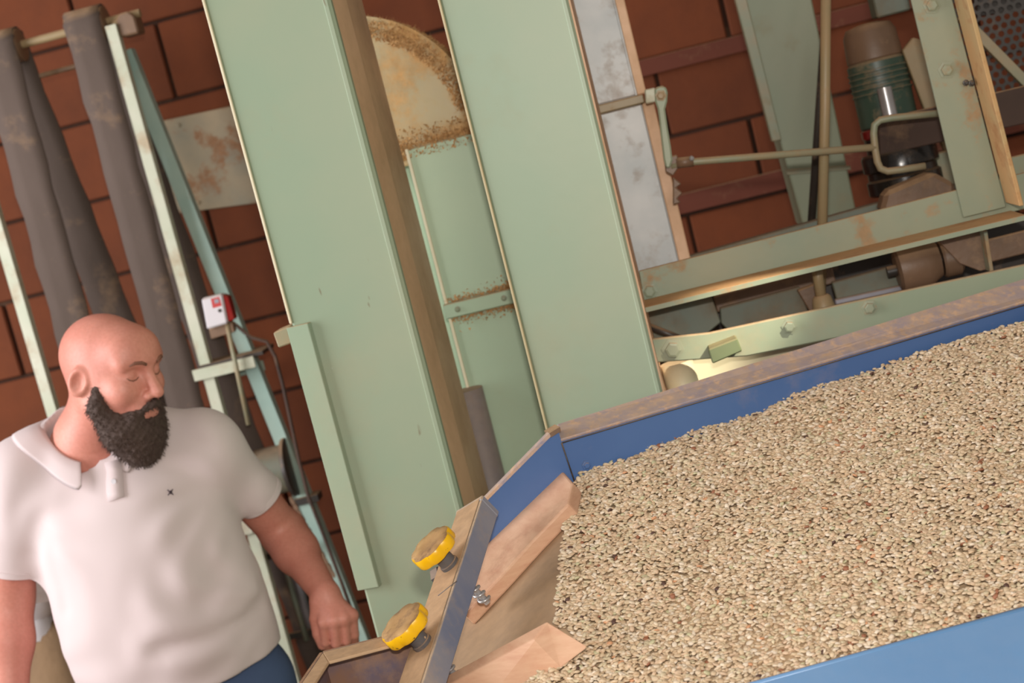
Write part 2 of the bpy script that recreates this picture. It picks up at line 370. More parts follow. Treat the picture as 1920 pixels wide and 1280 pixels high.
# lower cover lapped over the left edge
zc1 = V(545, 612, DV).z; zc0 = V(683, 1103, DV).z
uc = cu(V(612, 860, DV)) ; uc2 = uc + 0.032
cv = prism('cover', [UVZ(uc - 0.006, DV - 0.006, zc0), UVZ(uc2, DV - 0.012, zc0), UVZ(uc2 + 0.004, DV, zc0), UVZ(uc - 0.006, DV, zc0)], ZV * (zc1 - zc0), M_green, t, 0.001)
ubox('cover_side', uc - 0.006, uc - 0.002, DV, DV + 0.12, zc0, zc1, M_greenD, t, 0.001)
bk = pxprism('bracket', [(512, 624), (547, 609), (556, 640), (522, 652)], DV + 0.03, 0.05, M_rod, t)

DV2 = 2.56
uL2 = cu(V(925, 400, DV2)); uR2 = cu(V(1157, 380, DV2)); D2 = 0.30
t = thing('elevator_duct', 'mint green elevator duct rising directly behind the hopper corner', 'duct', UVZ((uL2 + uR2)/2, DV2 + D2/2, 0), 'tall green elevator ducts')
ubox('casing', uL2, uR2, DV2, DV2 + D2, 0.0, 3.7, M_green, t, 0.004)
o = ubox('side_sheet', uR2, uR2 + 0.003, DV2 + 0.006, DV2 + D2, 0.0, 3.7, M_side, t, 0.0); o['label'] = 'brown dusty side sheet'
ubox('seam', uR2 - 0.010, uR2 - 0.003, DV2 - 0.003, DV2 + 0.001, 0.0, 3.7, M_green, t, 0.001)
ubox('edge_lip', uL2 - 0.003, uL2 + 0.001, DV2 - 0.003, DV2 + 0.012, 0.0, 3.7, M_tanlip, t, 0.001)

# round topped housing between the two ducts
HV = 3.0
t = thing('blower_housing', 'round topped dusty green housing standing between the two tall ducts', 'housing', V(900, 600, HV) * 1.0)
t.location.z = 0
cH = V(672, 272, HV); RH = 0.232
sec = []
n = 40
pts = [cH + UV * (RH * math.cos(math.pi * k / n)) + ZV * (RH * math.sin(math.pi * k / n)) for k in range(int(n * .6))] + [cH - UV * 0.072]
pts = [cH + UV * RH - ZV * 0.06] + pts + [cH - UV * 0.072 - ZV * 0.06]
drum = prism('drum', pts, VV * 0.22, M_drum, t, 0.003)
rim = []
for k in range(n):
    a0, a1 = math.pi * k / n, math.pi * (k + 1) / n
rv = []; rf = []
for k in range(int(n * .6)):
    a = math.pi * k / n; d = UV * math.cos(a) + ZV * math.sin(a)
    for rr, vv in ((RH - 0.012, -0.006), (RH + 0.006, -0.006), (RH + 0.006, 0.012), (RH - 0.012, 0.012)): rv.append(cH + d * rr + VV * vv)
for k in range(int(n * .6) - 1):
    for q in range(4): rf.append([k*4+q, k*4+(q+1)%4, k*4+4+(q+1)%4, k*4+4+q])
mesh('drum_rim', rv, rf, M_drum, t)
uP = cu(V(772, 305, HV)); uP2 = cu(V(935, 520, HV)) + 0.10
zt = V(800, 270, HV).z
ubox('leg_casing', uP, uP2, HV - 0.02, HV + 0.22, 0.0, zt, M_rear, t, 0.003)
ubox('edge_lip', uP - 0.003, uP + 0.003, HV - 0.025, HV - 0.012, 0.0, zt, M_edgelight, t, 0.001)
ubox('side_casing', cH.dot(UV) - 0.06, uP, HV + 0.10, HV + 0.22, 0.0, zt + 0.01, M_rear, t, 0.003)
zb = V(895, 570, HV - 0.03).z
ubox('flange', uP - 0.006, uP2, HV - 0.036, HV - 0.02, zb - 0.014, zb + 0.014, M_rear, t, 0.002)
for uu in (0.02, 0.11): bolt(t, UVZ(uP + uu, HV - 0.036, zb), -VV, 0.004, M_greenD, 0.004)
ubox('top_flange', cH.dot(UV) - 0.06, uP2, HV - 0.012, HV, zt - 0.006, zt + 0.006, M_drum, t, 0.002)
# lint and chaff: thousands of flakes, one part
def flakes(name, parent, pick, n, smin, smax, mat, hair=0.0):
    vs = []; fs = []
    for _ in range(n):
        p, nr = pick()
        s = random.uniform(smin, smax)
        if random.random() < hair:
            d = (nr * 0.8 + Vector((random.gauss(0, .7), random.gauss(0, .4), random.gauss(0, .7)))).normalized(); w = d.orthogonal().normalized() * 0.0006
            w2 = d.cross(w)
            b = len(vs); vs += [p + w, p - w, p + w2, p + d * s * 2.5]; fs += [[b, b+1, b+3], [b+1, b+2, b+3], [b+2, b, b+3], [b, b+1, b+2]]
        else:
            e = [Vector((random.gauss(0, 1), random.gauss(0, 1), random.gauss(0, 1))).normalized() * s for _ in range(4)]
            b = len(vs); vs += [p + x for x in e]; fs += [[b, b+1, b+2], [b, b+2, b+3], [b, b+1, b+3], [b+1, b+2, b+3]]
    o = mesh(name, vs, fs, mat, parent); o['kind'] = 'stuff'; return o
def pick_rim():
    a = random.uniform(0.02, 0.55) * math.pi; d = UV * math.cos(a) + ZV * math.sin(a)
    rr = RH + random.uniform(-0.035, 0.004) if random.random() < 0.6 else RH + 0.004
    vv = -0.006 if rr < RH else random.uniform(-0.006, 0.15)
    return cH + d * rr + VV * vv, (d * 0.8 - VV * 0.3)
flakes('lint_fringe', t, pick_rim, 3400, 0.0015, 0.0055, M_lint, 0.35)
def pick_ledge():
    q = random.random() ** 1.6
    return UVZ(random.uniform(uP - 0.04, uP2), HV - 0.013 - random.uniform(0, 0.008), zt + random.uniform(-0.02, 0.008 + 0.035 * q)), -VV
flakes('chaff_ledge', t, pick_ledge, 1700, 0.0015, 0.005, M_lint, 0.1)
def pick_band():
    s = 1 if random.random() < .5 else -1
    q = abs(random.gauss(0, 1))
    return UVZ(uP2 - 0.10 - random.random() ** 2 * 0.125 + 0.02, HV - 0.022 - random.uniform(0, .008), zb + s * (0.015 + q * 0.004 if random.random() < .7 else 0.015 + q * 0.01)), -VV
flakes('chaff_band', t, pick_band, 900, 0.001, 0.0042, M_lint, 0.15)

# grey pipe low between the ducts
pA = V(856, 735, 2.95); 
t = tube('vertical_pipe', [Vector((pA.x + 0.02, pA.y, 0.0)), Vector((pA.x + 0.02, pA.y, pA.z))], 0.03, M_tin, n=16, base=Vector((pA.x + 0.02, pA.y, 0)))
tag(t, 'short grey metal pipe deep in the gap between the two ducts', 'pipe')

# galvanised chute right of the second duct
GV = 2.98
ga0 = cu(V(1172, 85, GV)); ga1 = cu(V(1240, 350, GV)); gl = cu(V(1100, 200, GV)) - 0.12
zj = V(1160, 196, GV).z; zbot = V(1240, 500, GV).z - 0.10
t = thing('galvanised_chute', 'mottled galvanised steel chute squeezed between green duct and shifter lever', 'chute', UVZ((gl + ga1)/2, GV + 0.1, zbot))
ubox('upper_section', gl, ga0, GV, GV + 0.2, zj + 0.008, 3.7, M_galv, t, 0.003)
ubox('lower_section', gl, ga1, GV - 0.012, GV + 0.2, zbot, zj - 0.008, M_galv, t, 0.003)
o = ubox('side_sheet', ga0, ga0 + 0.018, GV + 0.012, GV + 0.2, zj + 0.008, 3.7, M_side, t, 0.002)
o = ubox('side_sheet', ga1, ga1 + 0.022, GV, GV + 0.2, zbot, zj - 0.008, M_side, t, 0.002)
ubox('joint_band', gl, ga1 + 0.006, GV - 0.022, GV + 0.2, zj - 0.008, zj + 0.008, M_tanrod, t, 0.002)
ubox('edge_fold', ga0 - 0.003, ga0 + 0.001, GV - 0.004, GV + 0.012, zj + 0.008, 3.7, M_galv, t, 0.001)

# belt shifter: pivot, lever, rod and fork
LV = 2.90
t = thing('shifter_lever', 'mint green shift lever with long rod and square belt fork', 'lever', V(1230, 185, LV))
pxprism('pivot_block', [(1209, 168), (1228, 164), (1231, 190), (1211, 195)], LV + 0.004, 0.06, M_pale, t)
pxprism('lever_arm', [(1227, 166), (1236, 161), (1246, 161), (1252, 170), (1251, 190), (1247, 205), (1252, 240), (1258, 275), (1261, 300), (1256, 316), (1248, 314), (1244, 296), (1240, 262), (1236, 225), (1233, 204), (1228, 190)], LV, 0.014, M_green, t, 0.003)
bolt(t, V(1239, 179, LV), -VV, 0.007, M_tanrod, 0.006)
pxprism('clevis', [(1246, 296), (1270, 290), (1274, 312), (1262, 330), (1248, 322)], LV + 0.015, 0.02, M_brown, t)
tube('rod', [V(1258, 312, LV + 0.02), V(1300, 303, LV + 0.02), V(1642, 276, LV + 0.02)], 0.0068, M_rod, t)
tube('rod_end', [V(1268, 306, LV + 0.02), V(1300, 302, LV + 0.02)], 0.010, M_brown, t)
bolt(t, V(1297, 297, LV + 0.01), -VV + ZV, 0.003, M_steel, 0.004)
fk = [(1765, 212), (1720, 216), (1672, 221), (1650, 225), (1640, 234), (1638, 250), (1641, 280), (1645, 303), (1651, 316), (1664, 321), (1690, 318), (1735, 311)]
tube('fork', [V(x, y, LV + 0.02) for x, y in fk], 0.0065, M_rod, t)
pxprism('chute_teeth', [(1262, 332), (1278, 345), (1268, 352), (1280, 362), (1270, 372), (1277, 380), (1262, 384)], LV + 0.03, 0.02, M_brown, t)

# pale sloping duct behind
PV = 3.5
t = thing('spout_duct', 'pale sage green duct with folded left flange behind the crossing rods', 'duct', V(1550, 400, PV))
pxprism('casing', [(1330, -220), (1470, -250), (1606, 400), (1508, 430)], PV, 0.16, M_greenD, t, 0.003)
pxprism('flange', [(1322, -218), (1345, -224), (1466, 262), (1448, 266)], PV - 0.03, 0.035, M_rod, t, 0.002)
pxprism('strap', [(1474, 318), (1594, 310), (1596, 318), (1476, 328)], PV - 0.006, 0.008, M_rod, t, 0.001)

# crossing rods
t = tube('tie_rod', [V(1549, -120, 2.93), V(1547, 200, 2.935), V(1538, 590, 2.95)], 0.0095, M_tanrod, n=10, base=V(1538, 590, 2.95))
tag(t, 'dusty tan tie rod crossing in front of the belt shifter rod', 'rod', 'tie rods')
t = tube('tie_rod', [V(1560, -140, 3.30), V(1520, 440, 3.30)], 0.0085, M_dark, n=10, base=V(1520, 440, 3.30))
tag(t, 'dark thin tie rod half hidden behind the tan rod', 'rod', 'tie rods')

# heavy angle iron frame at the right
FV = 2.74
t = thing('machine_frame', 'mint green angle iron frame with rusty dust on its flanges', 'frame', V(1560, 500, FV))
def web(name, px, dep, fv=FV, mat=M_frame, bev=0.0012): return pxprism(name, px, fv, dep, mat, t, bev)
beam = web('beam', [(1198, 508), (1805, 353), (2240, 242), (2255, 300), (1890, 400), (1208, 568)], 0.008)
def flange_strip(name, pa, pb, out, thick, mat):
    a = V(pa[0], pa[1], FV); b = V(pb[0], pb[1], FV)
    return prism(name, [a, a - VV * out, a - VV * out - ZV * thick, a - ZV * thick], b - a, mat, t, 0.001)
fo = flange_strip('beam_flange', (1207, 562), (1896, 394), 0.10, 0.008, M_flange); fo['label'] = 'dusty lower flange'
a = V(1207, 562, FV) - VV * 0.1; b = V(1896, 394, FV) - VV * 0.1
prism('flange_edge', [a, a - VV * 0.003, a - VV * 0.003 - ZV * 0.0085, a - ZV * 0.0085], b - a, M_frame, t, 0.0005)
post = web('post', [(1665, -180), (1735, -195), (1887, 388), (1807, 408)], 0.008, FV - 0.009)
a = V(1740, -190, FV - 0.009); b = V(1886, 380, FV - 0.009)
prism('post_flange', [a, a - VV * 0.09 + UV * 0.001, a - VV * 0.09 + UV * 0.008, a + UV * 0.008], b - a, M_flange, t, 0.001)
for x, y in ((1218, 546), (1747, 10), (1775, 131)): bolt(t, V(x, y, FV - (0.009 if x > 1500 else 0)), -VV, 0.010, M_frame, 0.008)
for x, y in ((1811, 155), (1822, 156)): bolt(t, V(x, y, FV - 0.02), -VV, 0.0035, M_dark, 0.006)
web('hanger', [(1760, 452), (1838, 430), (1851, 505), (1838, 508), (1800, 494)], 0.006, FV + 0.02, M_brown)
a = V(1836, 430, FV + 0.02); b = V(1848, 506, FV + 0.02)
prism('hanger_flange', [a, a - VV * 0.035, a - VV * 0.035 + UV * 0.006, a + UV * 0.006], b - a, M_frame, t, 0.001)

# second, rear rail seen through the frame
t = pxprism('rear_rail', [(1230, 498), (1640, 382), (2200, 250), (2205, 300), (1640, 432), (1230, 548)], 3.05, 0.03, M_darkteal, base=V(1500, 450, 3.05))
tag(t, 'shaded grey green rail running behind the machine frame beam', 'rail')

# motor, pulley and belt
MV = 3.25
cM = V(1655, 175, MV); axm = (ZV + VV * 0.05).normalized()
t = thing('electric_motor', 'dark green and black upright motor with glossy red band under dusty cap', 'motor', cM - axm * 0.14)
lathe('housing', cM, axm, [(0.050, -0.065), (0.057, -0.06), (0.057, 0.062), (0.052, 0.068)], M_motor, t)
lathe('lower_shell', cM, axm, [(0.046, -0.135), (0.055, -0.13), (0.056, -0.062), (0.05, -0.058)], M_black, t)
lathe('red_band', cM, axm, [(0.0565, -0.083), (0.0585, -0.081), (0.0585, -0.066), (0.0565, -0.064)], M_red, t)
lathe('fan_cap', cM, axm, [(0.05, 0.064), (0.055, 0.07), (0.052, 0.12), (0.044, 0.135), (0.02, 0.14)], M_brown, t)
pxprism('terminal_box', [(1628, -40), (1692, -58), (1708, 18), (1645, 34)], MV - 0.03, 0.07, M_darkteal, t, 0.003)
for k in range(5):
    lathe('cooling_rib', cM, axm, [(0.057, 0.0 + k*0.011), (0.0595, 0.001 + k*0.011), (0.0595, 0.004 + k*0.011), (0.057, 0.005 + k*0.011)], M_motor, t)
cP = V(1692, 318, 3.12); 
t = thing('drive_pulley', 'glossy black pulley under the flat drive belt', 'pulley', cP - ZV * 0.07)
lathe('rim', cP, axm, [(0.066, -0.04), (0.071, -0.036), (0.071, -0.012), (0.066, -0.008), (0.066, 0.004), (0.072, 0.008), (0.072, 0.034), (0.068, 0.04)], M_black, t)
lathe('hub', cP, axm, [(0.03, -0.065), (0.034, -0.06), (0.034, 0.09), (0.03, 0.095)], M_dark, t)
lathe('shaft', cP, axm, [(0.014, -0.12), (0.014, 0.16)], M_steel, t, n=16)
t = prism('drive_belt', [V(1646, 224, 3.07), V(1850, 177, 3.0), V(2100, 118, 2.95), V(2108, 192, 2.95), V(1856, 246, 3.0), V(1650, 292, 3.07)], VV * 0.010, M_beltD, bevel=0.002, base=V(1650, 292, 3.07))
tag(t, 'wide dark leather drive belt running right from the motor', 'belt')
# yellowish bracket strips beside the motor
t = pxprism('motor_bracket', [(1692, 95), (1712, 70), (1745, 80), (1800, 270), (1780, 300), (1735, 210)], 3.22, 0.02, M_tanrod, base=V(1740, 200, 3.22))
tag(t, 'olive tan motor bracket between the motor and the frame post', 'bracket')
t = pxprism('bearing_bracket', [(1742, 292), (1830, 268), (1860, 380), (1760, 372)], 3.16, 0.03, M_rod, base=V(1790, 360, 3.16))
tag(t, 'olive green bearing bracket at the lower right of the black pulley', 'bracket')
t = pxprism('dusty_mount', [(1660, 360), (1750, 322), (1792, 345), (1792, 385), (1650, 400)], 2.98, 0.06, M_brown, base=V(1700, 390, 2.98), bevel=0.008)
tag(t, 'dust caked iron mount below the black pulley', 'mount')

# perforated guard with real holes
def guard():
    gv = 3.3
    t = thing('belt_guard', 'dark perforated sheet guard in the upper right corner', 'guard', V(1880, 120, gv))
    o = V(1850, 100, gv); vs = []; fs = []
    pitch = 0.0175; r = 0.0062; n = 8
    for j in range(-7, 14):
        for i in range(-3, 14):
            c = o + UV * ((i + (0.5 if j % 2 else 0)) * pitch) + ZV * (j * pitch * 0.87)
            b = len(vs)
            hx = []
            for k in range(n):
                a = 2 * math.pi * k / n
                vs.append(c + UV * r * math.cos(a) + ZV * r * math.sin(a))
            q = [(pitch/2, 0), (pitch/2, pitch*.435), (0, pitch*.435), (-pitch/2, pitch*.435), (-pitch/2, 0), (-pitch/2, -pitch*.435), (0, -pitch*.435), (pitch/2, -pitch*.435)]
            for x, z in q: vs.append(c + UV * x + ZV * z)
            for k in range(n): fs.append([b + k, b + (k+1) % n, b + n + (k+1) % n, b + n + k])
    g = mesh('perforated_sheet', vs, fs, M_dark, t)
    md = g.modifiers.new('thickness', 'SOLIDIFY'); md.thickness = 0.002
    ubox('top_rail', cu(o) - 0.06, cu(o) + 0.26, gv - 0.012, gv + 0.012, o.z + 0.19, o.z + 0.215, M_dark, t)
    ubox('side_rail', cu(o) - 0.07, cu(o) - 0.052, gv - 0.012, gv + 0.012, o.z - 0.12, o.z + 0.21, M_dark, t)
guard()
t = rbar('guard_brace', V(1800, 30, 3.12), V(1990, 222, 3.12), 0.018, 0.018, M_rod, base=V(1990, 222, 3.12))
tag(t, 'slanting grey green brace in front of the perforated guard', 'brace')
t = pxprism('guard_rail', [(1840, -60), (2100, -120), (2110, -10), (1830, 32)], 3.34, 0.02, M_dark, base=V(1900, 0, 3.34))
tag(t, 'dark plate above the perforated guard', 'plate')
t = pxprism('lower_rail', [(1872, 300), (2200, 222), (2205, 282), (1884, 352)], 2.95, 0.01, M_frame, base=V(1900, 330, 2.95))
tag(t, 'mint green rail end at the right edge behind the post', 'rail')

# lower machine: sieve pan between the beams
t = thing('sieve_machine', 'green bolted side rail with shaded pans below the frame beam', 'machine', V(1500, 640, 2.62))
SV = 2.62
pxprism('side_rail', [(1220, 636), (1330, 624), (1930, 494), (2250, 420), (2255, 500), (1930, 560), (1400, 668), (1225, 680)], SV, 0.012, M_greenD, t)
for x, y, r in ((1630, 577, .009), (1480, 612, .009), (1262, 655, .013)): bolt(t, V(x, y, SV), -VV, r, M_frame, 0.008)
pxprism('pan', [(1205, 590), (1330, 545), (1352, 604), (1318, 632), (1215, 656)], 2.80, 0.02, M_darkteal, t)
pxprism('pan', [(1350, 578), (1500, 538), (1520, 600), (1380, 634), (1352, 606)], 2.86, 0.02, M_darkteal, t)
pxprism('pan', [(1560, 530), (1700, 492), (1712, 538), (1572, 574)], 2.84, 0.02, M_darkteal, t)
pxprism('pan_edge', [(1565, 562), (1712, 530), (1715, 540), (1567, 572)], 2.825, 0.012, M_tin, t)
pxprism('cross_plate', [(1338, 556), (1560, 498), (1568, 530), (1345, 586)], 2.95, 0.02, M_brown, t)
pxprism('gusset', [(1495, 545), (1530, 532), (1548, 585), (1528, 600)], 2.83, 0.02, M_brown, t)
tube('spindle', [V(1528, 480, 2.78), V(1540, 560, 2.78)], 0.0095, M_tanrod, t)
lathe('spindle_foot', V(1545, 578, 2.78), ZV, [(0.028, -0.02), (0.028, -0.006), (0.020, 0.0), (0.016, 0.02), (0.012, 0.024)], M_tanrod, t, n=20)
tube('dark_strut', [V(1218, 612, 2.76), V(1290, 640, 2.76)], 0.006, M_dark, t)
pxprism('back_pan', [(1190, 560), (1960, 400), (1975, 545), (1200, 690)], 3.0, 0.02, M_dark, t)
# roller and its bearing
cR = V(1728, 495, 2.80)
t2 = thing('dusty_roller', 'dust covered brown roller hanging under the frame beam', 'roller', cR - ZV * 0.05)
lathe('roller', cR - UV * 0.04, (UV + ZV * 0.02), [(0.03, -0.004), (0.042, 0.0), (0.044, 0.045), (0.034, 0.062), (0.030, 0.07)], M_brown, t2, n=28)
lathe('bearing', cR + UV * 0.034, UV, [(0.030, 0), (0.033, 0.004), (0.033, 0.028), (0.026, 0.034)], M_brown, t2, n=24)
lathe('shaft', cR, UV, [(0.01, -0.06), (0.01, 0.10)], M_dark, t2, n=12)
t3 = pxprism('cross_belt', [(1842, 452), (2100, 388), (2108, 428), (1848, 494)], 2.84, 0.012, M_brown, base=V(1848, 494, 2.84))
tag(t3, 'brown dusty strap at the right edge under the frame beam', 'strap')
# cream casing and column behind the rail, sunlit
t = thing('cream_casing', 'cream painted casing catching sunlight behind the hopper rim', 'casing', V(1370, 700, 2.7))
pxprism('panel', [(1285, 655), (1400, 640), (1600, 600), (1700, 640), (1500, 760), (1290, 790)], 2.74, 0.02, M_cream, t)
tube('column', [V(1268, 678, 2.7), V(1300, 790, 2.7)], 0.028, M_cream, t, n=24)
pxprism('stub_box', [(1328, 655), (1382, 634), (1392, 658), (1336, 682)], 2.58, 0.05, M_olive, t, 0.002)

# ================================================================== hopper, chute, beans
PA = Y(1050, 827, 2.30); zr = PA.z
PB = Zp(1920, 568, zr); PB = PA + (PB - PA) * 1.35
hd = (PB - PA); hd.z = 0; hd.normalize()                  # along the hopper
hn = Vector((-hd.y, hd.x, 0))                             # away from the camera
def HW(px, py, off=0.0): return plane_hit(px, py, hn, hn.dot(PA) + off)
hop = thing('coffee_hopper', 'blue enamelled steel hopper full of raw coffee beans with dusty rim', 'hopper', Vector((PA.x + 0.45, 1.95, 0)))
prism('back_wall', [PA, PB, PB - ZV * 0.55, PA - ZV * 0.55], hn * 0.004, M_blue, hop, 0.0)
o1 = HW(1045, 800, 0.05); o2 = HW(1920, 527, 0.05); o2 = o1 + (o2 - o1) * 1.35
rimo = prism('back_rim', [PA - ZV * 0.002, PB - ZV * 0.002, o2, o1], ZV * 0.005 - hn * 0.003, M_bluerim, hop, 0.0015)
tube('rim_seam', [PA - ZV * 0.003 - hn * 0.001, PB - ZV * 0.003 - hn * 0.001], 0.0011, M_dark, hop, n=6)
rimo['label'] = 'dust covered folded rim'
prism('rim_skirt', [o1, o2, o2 - ZV * 0.07, o1 - ZV * 0.07], hn * 0.004, M_blue, hop, 0.0)
# sloping end piece of the back wall
pol = [(1052, 826), (1046, 803), (1030, 812), (893, 952), (860, 1050), (960, 1060), (1085, 930)]
prism('end_plate', [HW(x, y, -0.003) for x, y in pol], hn * 0.005, M_blue, hop, 0.0)
a, b, c, d = HW(1047, 802, -0.005), HW(1028, 813, -0.005), HW(893, 953, -0.005), HW(893, 953, 0.025)
prism('end_edge', [HW(1050, 800, -.006), HW(1030, 812, -0.006), HW(1033, 820, -.006), HW(1052, 808, -.006)], hn * 0.03, M_brown, hop, 0.0)
prism('end_edge', [HW(1030, 812, -.006), HW(893, 952, -0.006), HW(896, 956, -.006), HW(1034, 817, -.006)], hn * 0.014, M_bluerim, hop, 0.0)
for x, y in ((1100, 872),): bolt(hop, HW(x, y, 0.0), -hn, 0.005, M_blue, 0.004)
tube('seam', [HW(1053, 830, -0.004), HW(1078, 905, -0.004)], 0.0012, M_dark, hop, n=6)

# bean surface plane
pb = HW(1500, 740); YB, ZB, SLOPE = pb.y, pb.z, 0.27
def zbean(y): return ZB - SLOPE * (YB - y)
NB = Vector((0, -SLOPE, 1)); DB = NB.dot(Vector((0, YB, ZB)))
def B(px, py): return plane_hit(px, py, NB, DB)
# front lip, nearest the camera
f1 = B(1480, 1284) - ZV * 0.0; f2 = B(1920, 1162); f2 = f1 + (f2 - f1) * 1.5; f1 = f1 - (f2 - f1) * 0.75
fd = (f2 - f1).normalized(); 
f1 += ZV * 0.012; f2 += ZV * 0.012
outv = Vector((0, -0.11, -0.055))
prism('front_lip', [f1, f2, f2 + outv, f1 + outv], Vector((0, 0.002, -0.004)), M_bluefront, hop, 0.0015)
tube('front_bead', [f1 + Vector((0, .003, -.002)), f2 + Vector((0, .003, -.002))], 0.004, M_bluefront, hop, n=10)
prism('front_wall', [f1 + Vector((0, 0.006, 0)), f2 + Vector((0, 0.006, 0)), f2 + Vector((0, 0.006, -0.4)), f1 + Vector((0, 0.006, -0.4))], Vector((0, 0.004, 0)), M_blue, hop, 0.0)
zfl = f1.z - 0.4
for P in (f1 + Vector((0.25, 0.02, -.39)), f2 + Vector((-0.05, 0.02, -.39)), PB + Vector((-0.05, -0.03, -.54)), PA + Vector((0.08, -0.03, -.54))):
    rbar('leg', Vector((P.x, P.y, 0.0)), P, 0.05, 0.05, M_blue, hop)
prism('bottom', [f1 + Vector((.2, 0.01, -.39)), f2 + Vector((0, 0.01, -.39)), PB - ZV * .54, PA + Vector((0, 0, -.54))], ZV * 0.004, M_blue, hop, 0.0)

# chute plate
P1 = B(1062, 965) - ZV * 0.006; P2 = B(1040, 1172) - ZV * 0.006
P3 = P1 + Vector((-0.3, 0, -0.15))
NP = (P2 - P1).cross(P3 - P1).normalized()
if NP.z < 0: NP = -NP
DP = NP.dot(P1)
def Q(px, py, h=0.0): return plane_hit(px, py, NP, DP + h)
plate = prism('chute_plate', [Q(1085, 940), Q(1040, 1215), Q(840, 1320), Q(790, 1260), Q(862, 1130), Q(985, 960)], -NP * 0.003, M_plate, hop, 0.0); plate['label'] = 'dusty tin chute plate'
tube('plate_fold', [Q(1060, 975, .001), Q(1042, 1165, .001)], 0.0012, M_plate, hop, n=6)
# wooden guides standing on the plate
def guide(top, base_h, name='wooden_guide'):
    pts = [Q(x, y, base_h) for x, y in top]
    return prism(name, pts, -NP * base_h, M_wood, hop, 0.003, seg=2)
g1 = guide([(1003, 888), (1042, 877), (1056, 884), (1074, 905), (1066, 944), (1000, 1012), (940, 1078), (870, 1152), (848, 1100), (905, 1010)], 0.022)
g1['label'] = 'weathered wooden guide beside the blue wall'
H2 = 0.045
gv = [Q(1026, 1164, H2), Q(1001, 1198, H2), Q(806, 1302, H2), Q(826, 1272, H2), Q(1104, 1212, 0.004), Q(1052, 1252, 0.004), Q(876, 1366, 0.002), Q(826, 1272, H2) - NP * (H2 - 0.002)]
g2 = mesh('wooden_guide', gv, [[0, 1, 2, 3], [1, 5, 6, 2], [0, 4, 5, 1], [0, 3, 7, 4], [4, 7, 6, 5], [3, 2, 6, 7]], M_wood, hop, bevel=0.002, seg=2)
g2['label'] = 'weathered wooden guide nearest the camera'
# chaff along the guide foot
def pick_g():
    q = random.random(); p = Q(1068 + (885 - 1068) * q, 950 + (1150 - 950) * q, 0.002)
    return p + Vector((random.gauss(0, .002), random.gauss(0, .002), 0)), NP
flakes('chaff_line', hop, pick_g, 260, 0.0012, 0.0032, M_lint)

# clamp bar with hand wheels
def bar_pt(px, py, y): return Y(px, py, y)
bA = Y(905, 930, 2.19); bB = Y(783, 1310, 1.83)
be = (bB - bA).normalized(); bn = (NP - be * NP.dot(be)).normalized(); bs_ = be.cross(bn)
if bs_.x < 0: bs_ = -bs_
clamp = thing('gate_clamp', 'worn angle iron clamp bar with two yellow hand wheels across the chute', 'clamp', bA + be * 0.2 - bn * 0.04)
w, h = 0.050, 0.034
secp = [(0, 0), (-w, 0), (-w, -0.005), (-0.005, -0.005), (-0.005, -h), (0, -h)]
o = prism('bar', [bA + bs_ * x + bn * y for x, y in secp], (bB - bA) * 1.05, M_bar, clamp, 0.0015, seg=2)
topo = prism('dust_layer', [bA + be * 0.004 + bs_ * x + bn * y for x, y in ((-0.004, 0.0006), (-w + 0.003, 0.0006), (-w + 0.003, 0.0014), (-0.004, 0.0014))], (bB - bA) * 1.03, M_bardust, clamp, 0.0)
prism('end_block', [bA - be * 0.003 + bs_ * x + bn * y for x, y in ((0.001, 0.001), (-w - 0.001, 0.001), (-0.004, -h - 0.001), (0.001, -h - 0.001))], be * 0.012, M_bar, clamp, 0.002)
def on_bar(px, py):
    """point of the bar's top plane under a pixel, in the middle of the top"""
    n_ = bn; return plane_hit(px, py, n_, n_.dot(bA))
